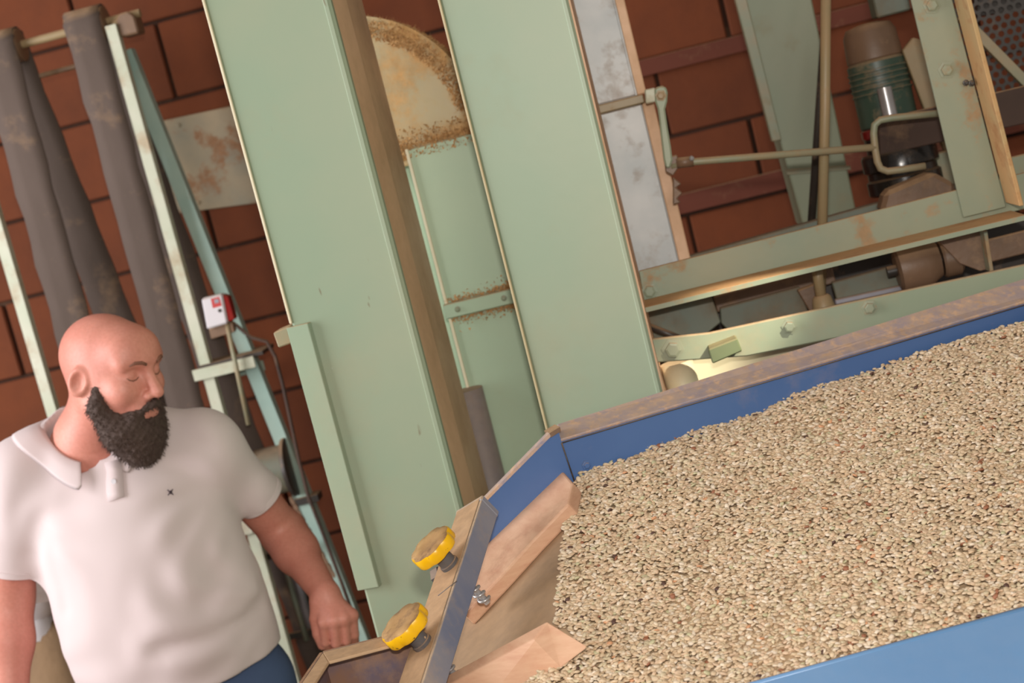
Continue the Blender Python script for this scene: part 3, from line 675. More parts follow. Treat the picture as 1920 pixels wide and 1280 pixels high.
def wheel(px, py, dist, rot):
    p = on_bar(px, py)
    ax = bn
    c = p + ax * dist
    # seven lobed wheel: flat dusty face inset in a yellow rim
    n = 84; e = ax.orthogonal().normalized(); g = ax.cross(e)
    def ring(rad, hh, am=0.085):
        out = []
        for k in range(n):
            a = 2 * math.pi * k / n + rot
            rr = rad * (1 - am * (0.5 + 0.5 * math.cos(7 * a)) ** 2.2)
            out.append(c + ax * hh + (e * math.cos(a) + g * math.sin(a)) * rr)
        return out
    R = 0.0335
    prof = [(0.010, -0.004, 0), (R * 0.6, -0.004, 0.02), (R * 0.95, -0.006, .085), (R, -0.003, .085), (R, 0.007, .085), (R * 0.965, 0.010, .085)]
    vs = []; fs = []
    for rad, hh, am in prof: vs += ring(rad, hh, am)
    for i in range(len(prof) - 1):
        for k in range(n): fs.append([i*n+k, i*n+(k+1)%n, (i+1)*n+(k+1)%n, (i+1)*n+k])
    fs.append(list(range(n))); fs.append([(len(prof)-1)*n + k for k in range(n)])
    wo = mesh('hand_wheel', vs, fs, M_yellow, clamp)
    for pl in wo.data.polygons: pl.use_smooth = len(pl.vertices) == 4
    bmx = bmesh.new(); bmx.from_mesh(wo.data)
    for ed in bmx.edges:
        if len(ed.link_faces) == 2 and ed.calc_face_angle(0) > 0.6: ed.smooth = False
    bmx.to_mesh(wo.data); bmx.free()
    vs = []; fs = []
    pr = [(R * 0.95, 0.0098, .085), (R * 0.93, 0.0115, .085), (R * 0.5, 0.0122, .03), (R * 0.3, 0.0108, 0), (R * 0.1, 0.0105, 0)]
    for rad, hh, am in pr: vs += ring(rad, hh, am)
    for i in range(len(pr) - 1):
        for k in range(n): fs.append([i*n+k, i*n+(k+1)%n, (i+1)*n+(k+1)%n, (i+1)*n+k])
    fs.append([(len(pr)-1)*n + k for k in range(n)])
    fo_ = mesh('grime_face', vs, fs, M_wheeltop, wo, smooth=True)
    lathe('hub', p, ax, [(0.0135, 0.0015), (0.0135, 0.006), (0.0118, 0.007), (0.0118, dist - 0.003)], M_hub, wo, n=24)
    # screw and spring below the bar
    L_ = 0.075
    lathe('screw', p - ax * L_, ax, [(0.0045, 0), (0.0045, L_ + dist)], M_steel, wo, n=12)
    sp = []
    turns = 6
    for k in range(turns * 14 + 1):
        a = 2 * math.pi * k / 14; hh = -0.008 - (L_ - 0.012) * k / (turns * 14)
        sp.append(p + ax * hh + (e * math.cos(a) + g * math.sin(a)) * 0.0072)
    tube('spring', sp, 0.0021, M_steel, wo, n=6)
    return p
wp1 = wheel(846, 1060, 0.033, 0.3)
wp2 = wheel(795, 1208, 0.033, 0.75)
# blank bolt head at the far side of the bar
q = bA + be * 0.125 - bs_ * (w + 0.001) - bn * 0.012
lathe('side_nut', q, -bs_, [(0.014, 0), (0.014, 0.012), (0.010, 0.014)], M_hub, clamp, n=6, smooth=False)
tube('scratch_line', [on_bar(823, 1118) + bn * 0.0016, on_bar(858, 1090) + bn * 0.0016], 0.0008, M_hub, clamp, n=5)

# catch box at the left of the clamp
zc = Y(605, 1222, 1.97).z
def C(px, py, dz=0.0): return Zp(px, py, zc + dz)
box = thing('catch_box', 'rusty blue catch box with dusty rim in the bottom foreground left of clamp', 'box', Vector((C(700, 1260).x, 1.8, zc - 0.3)))
c0, c1, c2 = C(545, 1310), C(605, 1222), C(790, 1176)
dz = ZV * 0.26
def wallp(name, a, b, mat, th=0.004):
    d = (b - a).normalized(); nn = Vector((-d.y, d.x, 0)) * th
    return prism(name, [a, b, b - dz, a - dz], nn, mat, box, 0.0)
wallp('wall', c1, c2, M_rust); wallp('wall', c0, c1, M_rust)
def rimp(a, b, inn, mat=M_bardust):
    return prism('rim', [a, b, b + inn[1], a + inn[0]], -ZV * 0.004, mat, box, 0.001)
i1 = C(616, 1240) - c1; i0 = C(566, 1318) - c0; i2 = C(798, 1192) - c2
rimp(c1, c2, (i1, i2)); rimp(c0, c1, (i0, i1))
c3 = c0 + Vector((0.2, 0.0, 0)); c4 = Vector((c2.x, c3.y, zc))
prism('floor_plate', [c0 - dz, c1 - dz, c2 - dz, c3 - dz], ZV * 0.004, M_rust, box, 0.0)

# ---------------------------------------------------------------- beans
def inside(poly, x, y):
    c = np.zeros(len(x), bool); n = len(poly)
    for i in range(n):
        x0, y0 = poly[i]; x1, y1 = poly[(i + 1) % n]
        cond = ((y0 > y) != (y1 > y)); xi = (x1 - x0) * (y - y0) / (y1 - y0 + 1e-12) + x0
        c ^= cond & (x < xi)
    return c
bl = [(1078, 905), (1092, 886), (1130, 874), (1165, 868), (1200, 850), (1225, 828), (1262, 812), (1400, 766), (1560, 716), (1740, 660), (1920, 600), (2150, 528), (2150, 1100), (1920, 1164), (1500, 1281), (1420, 1304), (930, 1410), (950, 1340), (990, 1280), (1040, 1235), (1085, 1205), (1062, 1180), (1040, 1168), (1045, 1100), (1050, 1050), (1060, 980)]
BP = [B(x, y) for x, y in bl]
poly = [(p.x, p.y) for p in BP]
def lump(x, y):
    return (0.004 * np.sin(11 * x + 3 * y) * np.sin(9 * y - 2 * x + 1) + 0.0025 * np.sin(31 * x + 1.3) * np.sin(27 * y + .4)
            + 0.0015 * np.sin(70 * x - 20 * y) * np.sin(64 * y + 11 * x))
def build_beans():
    # one bean: flattened ellipsoid, flat belly, 8 x 4 rings
    nseg, nr = 8, 4
    v = [(0, 0, 1.0)]
    for i in range(1, nr):
        a = math.pi * i / nr
        for k in range(nseg):
            b = 2 * math.pi * k / nseg; v.append((math.sin(a) * math.cos(b), math.sin(a) * math.sin(b), math.cos(a)))
    v.append((0, 0, -1.0)); v = np.array(v)
    v[:, 2] = np.where(v[:, 2] < 0, v[:, 2] * 0.45, v[:, 2])
    f = []
    for k in range(nseg): f.append((0, 1 + k, 1 + (k + 1) % nseg))
    for i in range(nr - 2):
        for k in range(nseg):
            a = 1 + i * nseg + k; b = 1 + i * nseg + (k + 1) % nseg
            f.append((a, a + nseg, b + nseg)); f.append((a, b + nseg, b))
    last = len(v) - 1; o0 = 1 + (nr - 2) * nseg
    for k in range(nseg): f.append((o0 + k, last, o0 + (k + 1) % nseg))
    f = np.array(f)
    xs = [p[0] for p in poly]; ys = [p[1] for p in poly]
    s = 0.0046
    gx, gy = np.meshgrid(np.arange(min(xs), max(xs), s), np.arange(min(ys), max(ys), s))
    gx = gx.ravel() + RNG.uniform(-.5, .5, gx.size) * s; gy = gy.ravel() + RNG.uniform(-.5, .5, gy.size) * s
    k = inside(poly, gx, gy); gx, gy = gx[k], gy[k]
    n = len(gx)
    gz = ZB - SLOPE * (YB - gy) + lump(gx, gy) + RNG.uniform(-.0022, .0022, n)
    L_ = RNG.normal(0.0047, 0.00045, n); Wd = L_ * RNG.uniform(.66, .82, n); Hh = L_ * RNG.uniform(.42, .58, n)
    S = np.stack([L_, Wd, Hh], 1)
    yaw = RNG.uniform(0, 2 * np.pi, n); tilt = RNG.normal(0, 0.34, n); flip = np.where(RNG.random(n) < .4, np.pi, 0) + RNG.normal(0, .36, n)
    cy, sy, ct, st, cf, sf = np.cos(yaw), np.sin(yaw), np.cos(tilt), np.sin(tilt), np.cos(flip), np.sin(flip)
    Rz = np.zeros((n, 3, 3)); Rz[:, 0, 0] = cy; Rz[:, 0, 1] = -sy; Rz[:, 1, 0] = sy; Rz[:, 1, 1] = cy; Rz[:, 2, 2] = 1
    Ry = np.zeros((n, 3, 3)); Ry[:, 0, 0] = ct; Ry[:, 0, 2] = st; Ry[:, 2, 0] = -st; Ry[:, 2, 2] = ct; Ry[:, 1, 1] = 1
    Rx = np.zeros((n, 3, 3)); Rx[:, 1, 1] = cf; Rx[:, 1, 2] = -sf; Rx[:, 2, 1] = sf; Rx[:, 2, 2] = cf; Rx[:, 0, 0] = 1
    R = Rz @ Ry @ Rx
    P = np.einsum('nij,nkj->nki', R, v[None] * S[:, None, :]) + np.stack([gx, gy, gz], 1)[:, None, :]
    nv = len(v); nf = len(f)
    verts = P.reshape(-1, 3); faces = (f[None] + (np.arange(n) * nv)[:, None, None]).reshape(-1, 3)
    pal = np.array([srgb(*c) for c in ((214, 192, 162), (208, 184, 152), (204, 182, 150), (216, 198, 172), (200, 174, 142), (210, 182, 152), (206, 190, 158), (222, 206, 184), (194, 168, 136))])
    cc = pal[RNG.integers(0, len(pal), n)] * RNG.uniform(.94, 1.10, (n, 1))
    q = RNG.random(n)
    cc[q < .004] = srgb(86, 60, 50); cc[(q > .004) & (q < .010)] = srgb(212, 158, 118); cc[(q > .012) & (q < .022)] = srgb(150, 98, 70); cc[(q > .022) & (q < .04)] = srgb(196, 190, 152)
    cv_ = np.repeat(cc, nv, 0)
    # bed under the loose layer
    root = Vector((0.4, 1.95, ZB - 0.15)); 
    bx = [p for p in BP]; nb = len(verts)
    bed = np.array([[p.x, p.y, p.z - 0.006] for p in bx] + [[p.x, p.y, p.z - 0.06] for p in bx])
    m_ = len(bx)
    verts = np.vstack([verts, bed]) - np.array(root)
    cv_ = np.vstack([cv_, np.tile(np.array(srgb(190, 164, 132)), (2 * m_, 1))])
    me = bpy.data.meshes.new('coffee_beans')
    loops = list(faces.ravel()); 
    extra = [[nb + i for i in range(m_)]] + [[nb + i, nb + (i + 1) % m_, nb + m_ + (i + 1) % m_, nb + m_ + i] for i in range(m_)]
    me.vertices.add(len(verts)); me.vertices.foreach_set('co', verts.ravel().astype(np.float32))
    lt = np.concatenate([faces.ravel(), np.array([i for e in extra for i in e])]).astype(np.int32)
    sizes = np.concatenate([np.full(len(faces), 3), np.array([len(e) for e in extra])]).astype(np.int32)
    me.loops.add(len(lt)); me.loops.foreach_set('vertex_index', lt)
    me.polygons.add(len(sizes)); st_ = np.concatenate([[0], np.cumsum(sizes)[:-1]]).astype(np.int32)
    me.polygons.foreach_set('loop_start', st_); 
    me.polygons.foreach_set('use_smooth', np.concatenate([np.ones(len(faces), bool), np.zeros(len(extra), bool)]))
    me.update(calc_edges=True); me.validate()
    ca = me.color_attributes.new('Col', 'FLOAT_COLOR', 'POINT')
    ca.data.foreach_set('color', np.hstack([cv_, np.ones((len(cv_), 1))]).ravel().astype(np.float32))
    o = link('coffee_beans', me, M_bean); o.location = root; o['kind'] = 'stuff'
    tag(o, 'heap of pale raw coffee beans filling the blue hopper', 'coffee beans')
    print('beans', n)
build_beans()

# ================================================================== belt stand at the left
BV = 3.75
zt_ = V(60, 75, BV).z
st = thing('belt_stand', 'tall angle iron stand with pale green legs carrying the belt pulleys behind the man', 'stand', Vector((V(380, 700, BV).x, V(380, 700, BV).y, 0)))
def vpost(name, px, py, v, ztop, w, mat, su=1):
    p = V(px, py, v); a = Vector((p.x, p.y, 0)); b = Vector((p.x, p.y, ztop))
    return angle_iron(name, a, b, w, 0.006, mat, st, su, 1)
zpost = V(213, 45, BV).z
vpost('leg', 310, 380, BV, zpost, 0.027, M_pale, -1)
vpost('leg', 62, 620, BV, zpost, 0.027, M_pale, -1)
def vbar(name, p0, p1, v0, v1, w, mat, par=None):
    return angle_iron(name, V(p1[0], p1[1], v1), V(p0[0], p0[1], v0), w, 0.006, mat, par or st, -1, 1)
vbar('brace', (245, 90), (700, 1225), BV + 0.06, BV + 0.06, 0.034, M_teal)
# pillow blocks and head shaft
hs0, hs1 = V(-60, 104, BV + 0.04), V(262, 20, BV + 0.04); hs1.z = hs0.z = V(80, 73, BV + 0.04).z
hs1 = hs0 + (hs1 - hs0)
lathe('head_shaft', hs0, hs1 - hs0, [(0.010, -0.06), (0.010, (hs1 - hs0).length)], M_tanrod, st, n=16)
for px, py in ((236, 44), (-22, 100)):
    c = V(px, py, BV + 0.01)
    prism('bearing_block', [c + UV * x + ZV * z for x, z in ((-.022, -.028), (.024, -.028), (.024, .012), (.012, .026), (-.010, .026), (-.022, .012))], VV * 0.06, M_brown, st, 0.004)
    lathe('bearing_cap', c + VV * 0.03 - UV * 0.03, UV, [(0.02, -0.006), (0.022, 0), (0.022, 0.016)], M_tanrod, st, n=20)
tr0, tr1 = V(-60, 178, BV + 0.09), V(230, 103, BV + 0.09); tr1.z = tr0.z
lathe('tension_rod', tr0, tr1 - tr0, [(0.0065, 0), (0.0065, (tr1 - tr0).length)], M_brown, st, n=10)
# cross platform and lower ties
pf = V(430, 690, BV); 
def hbar(name, px, py, v, u0, u1, hgt, dep, mat):
    p = V(px, py, v); u = cu(p); return ubox(name, u + u0, u + u1, v, v + dep, p.z - hgt / 2, p.z + hgt / 2, mat, st, 0.001)
hbar('cross_rail', 425, 690, BV - 0.012, -0.085, 0.07, 0.028, 0.006, M_pale)
hbar('platform', 430, 676, BV - 0.004, -0.075, 0.085, 0.010, 0.12, M_dark)
hbar('cross_rail', 430, 700, BV + 0.10, -0.06, 0.09, 0.026, 0.006, M_teal)
vbar('rear_leg', (485, 680), (690, 1300), BV + 0.10, BV + 0.10, 0.026, M_teal)
tube('adjusting_screw', [V(424, 600, BV - 0.03), V(466, 796, BV - 0.03)], 0.0055, M_rod, st, n=10)
hbar('lower_tie', 455, 985, BV - 0.012, -0.02, 0.02, 0.05, 0.006, M_pale)
hbar('lower_tie', 575, 938, BV + 0.05, -0.03, 0.03, 0.018, 0.05, M_dark)
hbar('lower_tie', 520, 1040, BV + 0.02, -0.06, 0.10, 0.016, 0.01, M_dark)
hbar('lower_tie', 560, 1190, BV + 0.08, -0.09, 0.10, 0.016, 0.01, M_dark)
tube('guide_rod', [V(528, 1040, BV + 0.05), V(575, 1200, BV + 0.05)], 0.007, M_darkteal, st, n=10)
tube('guide_rod', [V(545, 1050, BV + 0.07), V(582, 1175, BV + 0.07)], 0.012, M_tin, st, n=10)
# tail drum, partly visible above the man's arm
c = V(520, 880, BV + 0.06)
lathe('tail_drum', c - UV * 0.05, UV, [(0.055, 0), (0.06, 0.004), (0.06, 0.075), (0.055, 0.08)], M_darkteal, st, n=28)
lathe('drum_flange', c + UV * 0.028, UV, [(0.072, 0), (0.074, 0.003), (0.074, 0.01), (0.07, 0.012)], M_dark, st, n=28)
lathe('drum_rim', c - UV * 0.055, UV, [(0.03, 0), (0.03, 0.03)], M_teal, st, n=20)

# flat belts over pulleys
def belt(label, uc, width, v_front, spread, zbot, rag, front_edge=0.0):
    """endless belt: over the head shaft, front and rear strands hanging down; slightly ragged edges"""
    hz = hs0.z; R = 0.045
    t = thing('flat_belt', label, 'belt', UVZ(uc, BV + 0.04, zbot), 'canvas elevator belts')
    path = []
    n = 34
    def fr(k): z = zbot + (hz - zbot) * k / n; q = 1 - k / n; return (BV + 0.04 - R - spread[0] * q, z, spread[2] * q)
    def re(k): z = hz - (hz - zbot) * k / n; q = k / n; return (BV + 0.04 + R + spread[1] * q, z, spread[3] * q)
    for k in range(n): path.append(fr(k))
    for k in range(13): a = math.pi * k / 12; path.append((BV + 0.04 - R * math.cos(a), hz + R * math.sin(a), 0))
    for k in range(1, n + 1): path.append(re(k))
    vs = []; fs = []
    for i, (v, z, du) in enumerate(path):
        rg = [rag * (math.sin(i * 1.9 + uc * 30) + random.uniform(-1, 1)) * 0.5 for _ in range(2)]
        vs += [UVZ(uc + du - width/2 + rg[0], v, z), UVZ(uc + du - width/6, v - 0.001, z), UVZ(uc + du + width/6, v - 0.001, z), UVZ(uc + du + width/2 + rg[1], v, z)]
    for i in range(len(path) - 1):
        for q in range(3): fs.append([i*4+q, i*4+q+1, i*4+5+q, i*4+4+q])
    o = mesh('belt_strap', vs, fs, M_belt, t, smooth=True)
    md = o.modifiers.new('thickness', 'SOLIDIFY'); md.thickness = 0.006
    lathe('head_pulley', UVZ(uc - width/2 - 0.004, BV + 0.04, hz), UV, [(0.034, 0), (0.040, 0.002), (0.0405, width/2), (0.040, width + 0.006), (0.034, width + 0.008)], M_brown, t, n=28)
    return t
uB = cu(V(235, 330, BV)); uA = cu(V(62, 330, BV))
zb_ = 0.45
belt('grey canvas belt hanging in front of its pulley nearest the pale green leg', uB, 0.088, BV, (0.01, 0.02, -0.015, 0.14), zb_, 0.004)
belt('grey canvas belt with dark twisted rear strand at the left edge', uA, 0.092, BV, (0.01, 0.10, -0.02, 0.16), zb_, 0.004)

# switch box on the stand
t = thing('switch_box', 'small white switch box with red printed square on the belt stand', 'switch box', V(408, 614, BV - 0.05))
pxprism('case', [(377, 560), (416, 551), (427, 606), (388, 618)], BV - 0.05, 0.035, M_white, t, 0.004)
pxprism('red_side', [(417, 552), (428, 556), (440, 598), (428, 604)], BV - 0.045, 0.03, M_red, t, 0.002)
pxprism('print', [(395, 560), (411, 556), (416, 573), (399, 578)], BV - 0.0505, 0.001, M_logo, t, 0.0)
pxprism('print_panel', [(401, 562), (409, 560), (411, 567), (403, 569)], BV - 0.0512, 0.001, M_tin, t, 0.0)
bolt(t, V(412, 582, BV - 0.05), -VV, 0.003, M_dark, 0.003)
pxprism('mount', [(391, 617), (436, 604), (440, 622), (396, 636)], BV - 0.03, 0.02, M_brown, t)
tb = tube('power_cable', [V(x, y, BV - 0.02) for x, y in ((430, 600), (446, 612), (470, 632), (500, 640), (516, 668), (530, 720), (545, 790), (560, 860), (578, 930), (600, 985), (640, 1090), (665, 1160))], 0.0045, M_beltD, n=8, base=V(600, 985, BV - 0.02))
tag(tb, 'brown power cable drooping from the white switch box along the stand', 'cable')

# roller chain hanging by the brace: separate links
ch = thing('drive_chain', 'rusty drive chain hanging beside the teal brace behind the forearm', 'chain', V(600, 1060, BV))
for k in range(13):
    q = k / 12; p = V(548 + 75 * q, 940 + 135 * q, BV + 0.0)
    d = (V(623, 1075, BV) - V(548, 940, BV)).normalized(); s = d.cross(VV).normalized()
    pts = [p + d * (0.010 * math.cos(a)) * 1.25 + s * (0.0055 * math.sin(a)) for a in [2 * math.pi * j / 10 for j in range(10)]]
    prism('link', pts, VV * (0.008 if k % 2 else 0.004), M_brown, ch, 0.0008)

# jute sack behind the man at the lower left
def sack():
    c = V(95, 1240, 3.55); vs = []; fs = []; n, mm = 28, 16
    for j in range(mm + 1):
        q = j / mm; z = q * (c.z + 0.10)
        w = 0.20 * (1 - 0.35 * abs(2 * q - 0.9) ** 3) * (1 if q < .93 else 1 - (q - .93) * 7); dp = w * 0.7
        for k in range(n):
            a = 2 * math.pi * k / n; rr = 1 + 0.04 * math.sin(3 * a + 6 * q) + 0.03 * math.sin(7 * a - 9 * q)
            vs.append(Vector((c.x - 0.02 + w * rr * math.cos(a), c.y + dp * rr * math.sin(a), z)))
    for j in range(mm):
        for k in range(n): fs.append([j*n+k, j*n+(k+1)%n, (j+1)*n+(k+1)%n, (j+1)*n+k])
    fs.append(list(range(n))); fs.append([mm*n+k for k in range(n)])
    t = thing('jute_sack', 'brown jute sack standing behind the man at lower left', 'sack', Vector((c.x, c.y, 0)))
    mesh('sack_body', vs, fs, M_jute, t, smooth=True)
    top = Vector((c.x - 0.02, c.y, c.z + 0.10))
    lathe('tied_neck', top - ZV * 0.02, ZV + UV * 0.3, [(0.07, 0), (0.05, 0.03), (0.045, 0.045), (0.07, 0.07), (0.09, 0.10)], M_white, t, n=20)
sack()

# ================================================================== the man: bodies grown from signed distance fields
def surfnet(f, lo, hi, h):
    """naive surface nets of f<0 on a grid; returns verts, quads"""
    ax = [np.arange(lo[i], hi[i] + h, h) for i in range(3)]
    nx, ny, nz = map(len, ax); val = np.empty((nx, ny, nz), np.float32)
    YY, ZZ = np.meshgrid(ax[1], ax[2], indexing='ij'); step = max(1, int(400000 // (ny * nz)))
    for i in range(0, nx, step):
        xs = ax[0][i:i + step]
        P = np.empty((len(xs), ny, nz, 3)); P[..., 0] = xs[:, None, None]; P[..., 1] = YY; P[..., 2] = ZZ
        val[i:i + step] = f(P.reshape(-1, 3)).reshape(len(xs), ny, nz)
    ins = val < 0
    cnt = np.zeros((nx-1, ny-1, nz-1), np.int8)
    sl = lambda d, n: slice(d, n - 1 + d)
    for dx in (0, 1):
        for dy in (0, 1):
            for dz in (0, 1): cnt += ins[sl(dx, nx), sl(dy, ny), sl(dz, nz)]
    act = np.argwhere((cnt > 0) & (cnt < 8)); vid = np.full(cnt.shape, -1, np.int64); vid[tuple(act.T)] = np.arange(len(act))
    acc = np.zeros((len(act), 3)); num = np.zeros(len(act))
    for a in range(3):
        for o1 in (0, 1):
            for o2 in (0, 1):
                c0 = np.zeros(3, int); b = [i for i in range(3) if i != a]; c0[b[0]] = o1; c0[b[1]] = o2
                c1 = c0.copy(); c1[a] = 1
                v0 = val[tuple((act + c0).T)]; v1 = val[tuple((act + c1).T)]; s = (v0 < 0) != (v1 < 0)
                tt = np.where(s, v0 / np.where(s, v0 - v1, 1), 0)
                pos = c0[None] + np.zeros((len(act), 3)); pos[:, a] = tt
                acc[s] += pos[s]; num[s] += 1
    verts = (act + acc / num[:, None]) * h + np.array([ax[i][0] for i in range(3)])
    quads = []
    for a in range(3):
        b, c = (a + 1) % 3, (a + 2) % 3
        n = [nx, ny, nz]; s0 = [slice(0, None)] * 3; s1 = [slice(0, None)] * 3
        s0[a] = slice(0, n[a] - 1); s1[a] = slice(1, n[a])
        i0, i1 = ins[tuple(s0)], ins[tuple(s1)]
        for flip, e in ((0, np.argwhere(i0 & ~i1)), (1, np.argwhere(~i0 & i1))):
            e = e[(e[:, b] > 0) & (e[:, c] > 0) & (e[:, b] < n[b] - 1) & (e[:, c] < n[c] - 1)]
            if not len(e): continue
            q = []
            for db, dc in ((-1, -1), (0, -1), (0, 0), (-1, 0)):
                k = e.copy(); k[:, b] += db; k[:, c] += dc; q.append(vid[tuple(k.T)])
            q = np.stack(q, 1); quads.append(q[:, ::-1] if flip else q)
    return verts, np.vstack(quads)
def A3(p): return np.array([p[0], p[1], p[2]], float)
def s_ell(P, c, r, R=None):
    d = P - A3(c)
    if R is not None: d = d @ R
    r = np.asarray(r, float); k0 = np.linalg.norm(d / r, axis=1); k1 = np.linalg.norm(d / (r * r), axis=1) + 1e-9
    return k0 * (k0 - 1) / k1
def s_cap(P, a, b, ra, rb):
    a = A3(a); b = A3(b); ab = b - a; t = np.clip(((P - a) @ ab) / (ab @ ab), 0, 1)
    return np.linalg.norm(P - (a + t[:, None] * ab), axis=1) - (ra + (rb - ra) * t)
def smin(a, b, k):
    h = np.clip(0.5 + 0.5 * (b - a) / k, 0, 1); return b + (a - b) * h - k * h * (1 - h)
def smax(a, b, k): return -smin(-a, -b, k)
def np_mesh(name, parts, mats, parent, smooth=True):
    off = np.array(rootloc(parent)); vs = []; fs = []; mi = []; n = 0
    for (v, q), m_ in parts:
        vs.append(v - off); fs.append(q + n); mi += [m_] * len(q); n += len(v)
    me = bpy.data.meshes.new(name); me.from_pydata(np.vstack(vs).tolist(), [], np.vstack(fs).tolist())
    me.polygons.foreach_set('use_smooth', [smooth] * len(me.polygons))
    for m_ in mats: me.materials.append(m_)
    me.polygons.foreach_set('material_index', mi); me.update()
    o = bpy.data.objects.new(name, me); COL.objects.link(o); o.parent = parent; return o

YM = 3.0
def K(px, py, dy=0.0): return Y(px, py, YM + dy)
person = thing('person', 'bald bearded man in a pale pink polo shirt looking down to his left', 'person', Vector((K(350, 1200).x, YM + 0.02, 0)))
# head frame
HC = K(211, 697, -0.06)
PSI, TH, RL = math.radians(57), math.radians(15), math.radians(-3)
Fh = Vector((math.sin(PSI), -math.cos(PSI), 0)); Uh = Vector((0, 0, 1)); Sh = Fh.cross(Uh) * -1   # Sh: his left
Fh2 = (Fh * math.cos(TH) - Uh * math.sin(TH)).normalized(); Uh2 = (Uh * math.cos(TH) + Fh * math.sin(TH)).normalized()
rq = Matrix.Rotation(RL, 3, Fh2); Uh2 = rq @ Uh2; Sh2 = rq @ Sh
RH3 = np.array([list(Sh2), list(Fh2), list(Uh2)]).T            # columns: left, forward, up
HS = 0.935
def hl(P): return ((P - A3(HC)) @ RH3) / HS
def hw(x, y, z): return HC + (Sh2 * x + Fh2 * y + Uh2 * z) * HS
neck_base = K(170, 832, 0.015)
def f_head(P):
    q = hl(P)
    d = s_ell(q, (0, -.018, .028), (.077, .099, .086))
    d = smin(d, s_ell(q, (0, .028, -.020), (.063, .068, .085)), .03)
    for s in (-1, 1):
        d = smin(d, s_cap(q, (s * .052, .0, -.055), (s * .018, .062, -.092), .022, .024), .025)
        d = smin(d, s_ell(q, (s * .042, .060, -.022), (.024, .028, .026)), .02)
        d = smin(d, s_cap(q, (s * .012, .089, .033), (s * .048, .072, .032), .010, .010), .015)
    d = smin(d, s_ell(q, (0, .055, .055), (.058, .042, .040)), .03)
    for s in (-1, 1):
        d = smax(d, -s_ell(q, (s * .033, .101, .014), (.019, .018, .012)), .012)
        d = smin(d, s_ell(q, (s * .033, .073, .010), (.015, .0145, .0125)), .004)
    d = smin(d, s_cap(q, (0, .088, .022), (0, .116, -.024), .0085, .0125), .012)
    for s in (-1, 1): d = smin(d, s_ell(q, (s * .0135, .103, -.031), (.009, .011, .0085)), .007)
    d = smin(d, s_ell(q, (0, .082, -.058), (.032, .020, .024)), .015)
    d = smin(d, s_cap(q, (-.018, .094, -.060), (.018, .094, -.060), .0058, .0058), .006)
    d = smin(d, s_cap(q, (-.015, .093, -.071), (.015, .093, -.071), .0068, .0068), .005)
    d = smin(d, s_ell(q, (0, .078, -.098), (.024, .020, .020)), .02)
    for s in (-1, 1):
        dd = q - np.array([s * .079, -.012, -.004]); cs, sn = math.cos(.25), math.sin(.25)
        e = np.stack([dd[:, 0] * .9 - s * dd[:, 1] * -.35, dd[:, 1] * cs - dd[:, 2] * sn * 1, dd[:, 1] * sn + dd[:, 2] * cs], 1)
        er = s_ell(e, (0, 0, 0), (.010, .020, .032))
        er = smax(er, -s_ell(e, (s * .010, .003, .001), (.0115, .0125, .021)), .005)
        d = smin(d, er, .006)
    nk = s_cap(P, hw(0, -.030, -.045), neck_base, .056, .062)
    nk = smin(nk, s_cap(P, neck_base, neck_base + Vector((0.02, 0.02, -0.12)), .066, .10), .04)
    return smin(d, nk, .03)
pts_ = [A3(HC), A3(neck_base)]
head_m = surfnet(f_head, A3(HC) - np.array([.15, .16, .30]), A3(HC) + np.array([.17, .17, .16]), .0026)

# arms and hands
shR = K(392, 838, 0.03); elR = K(533, 1000, 0.20); wrR = K(609, 1112, 0.03)
shL = K(40, 890, 0.0); elL = K(12, 1120, 0.06); wrL = K(20, 1390, -0.05)
def hand_prims(W, kn, tips, thumb):
    """palm from wrist to four knuckles, each finger three bent bones, thumb from the side of the palm"""
    prims = []
    for k in kn: prims.append((W + (k - W) * 0.12, k, .0165, .0125))
    for k, ch_ in zip(kn, tips):
        a = k
        rr = [.0110, .0098, .0088, .0075]
        for i, b in enumerate(ch_): prims.append((a, b, rr[i], rr[i + 1])); a = b
    a = thumb[0]; rr = [.0165, .0125, .0108, .0088]
    for i, b in enumerate(thumb[1:]): prims.append((a, b, rr[i], rr[i + 1])); a = b
    return prims
knR = [K(608, 1166, -.012), K(627, 1163, -.018), K(645, 1159, -.014), K(660, 1153, -.004)]
tipsR = [[K(610, 1203, .0), K(616, 1216, .028), K(618, 1208, .048)], [K(630, 1206, -.006), K(634, 1220, .026), K(632, 1210, .05)],
         [K(649, 1200, -.002), K(651, 1214, .03), K(648, 1204, .05)], [K(664, 1189, .008), K(665, 1202, .034), K(661, 1195, .05)]]
thR = [K(597, 1132, .012), K(592, 1160, .006), K(596, 1188, .004), K(604, 1210, .006)]
handR = hand_prims(wrR, knR, tipsR, thR)
def f_arm(sh, el, wr, prims, up=.046, fore=.043, wrist=.028):
    md = el + (wr - el) * 0.3
    def f(P):
        d = s_cap(P, sh, el, up + .008, up - .004)
        d = smin(d, s_cap(P, el, md, up - .004, fore), .03)
        d = smin(d, s_cap(P, md, wr, fore, wrist), .03)
        palm = None; fingers = None
        for i, (a, b, ra, rb) in enumerate(prims):
            c = s_cap(P, a, b, ra, rb)
            if i < 4: palm = c if palm is None else smin(palm, c, .012)
            else: fingers = c if fingers is None else smin(fingers, c, .0022)
        return smin(smin(palm, fingers, .006), d, .02)
    return f
def bounds(pts, m_): a = np.array([A3(p) for p in pts]); return a.min(0) - m_, a.max(0) + m_
armR = f_arm(shR, elR, wrR, handR, .046, .041, .027)
lo, hi = bounds([shR, elR, wrR] + [p for q in handR for p in q[:2]], .07); arm_R = surfnet(armR, lo, hi, .003)
dn = Vector((0.0, -0.02, -0.09)); sd = Vector((0.0, -1, 0))
knL = [wrL + Vector((.006, -.036 + .022 * i, -.088 + .006 * abs(i - 1))) for i in range(4)]
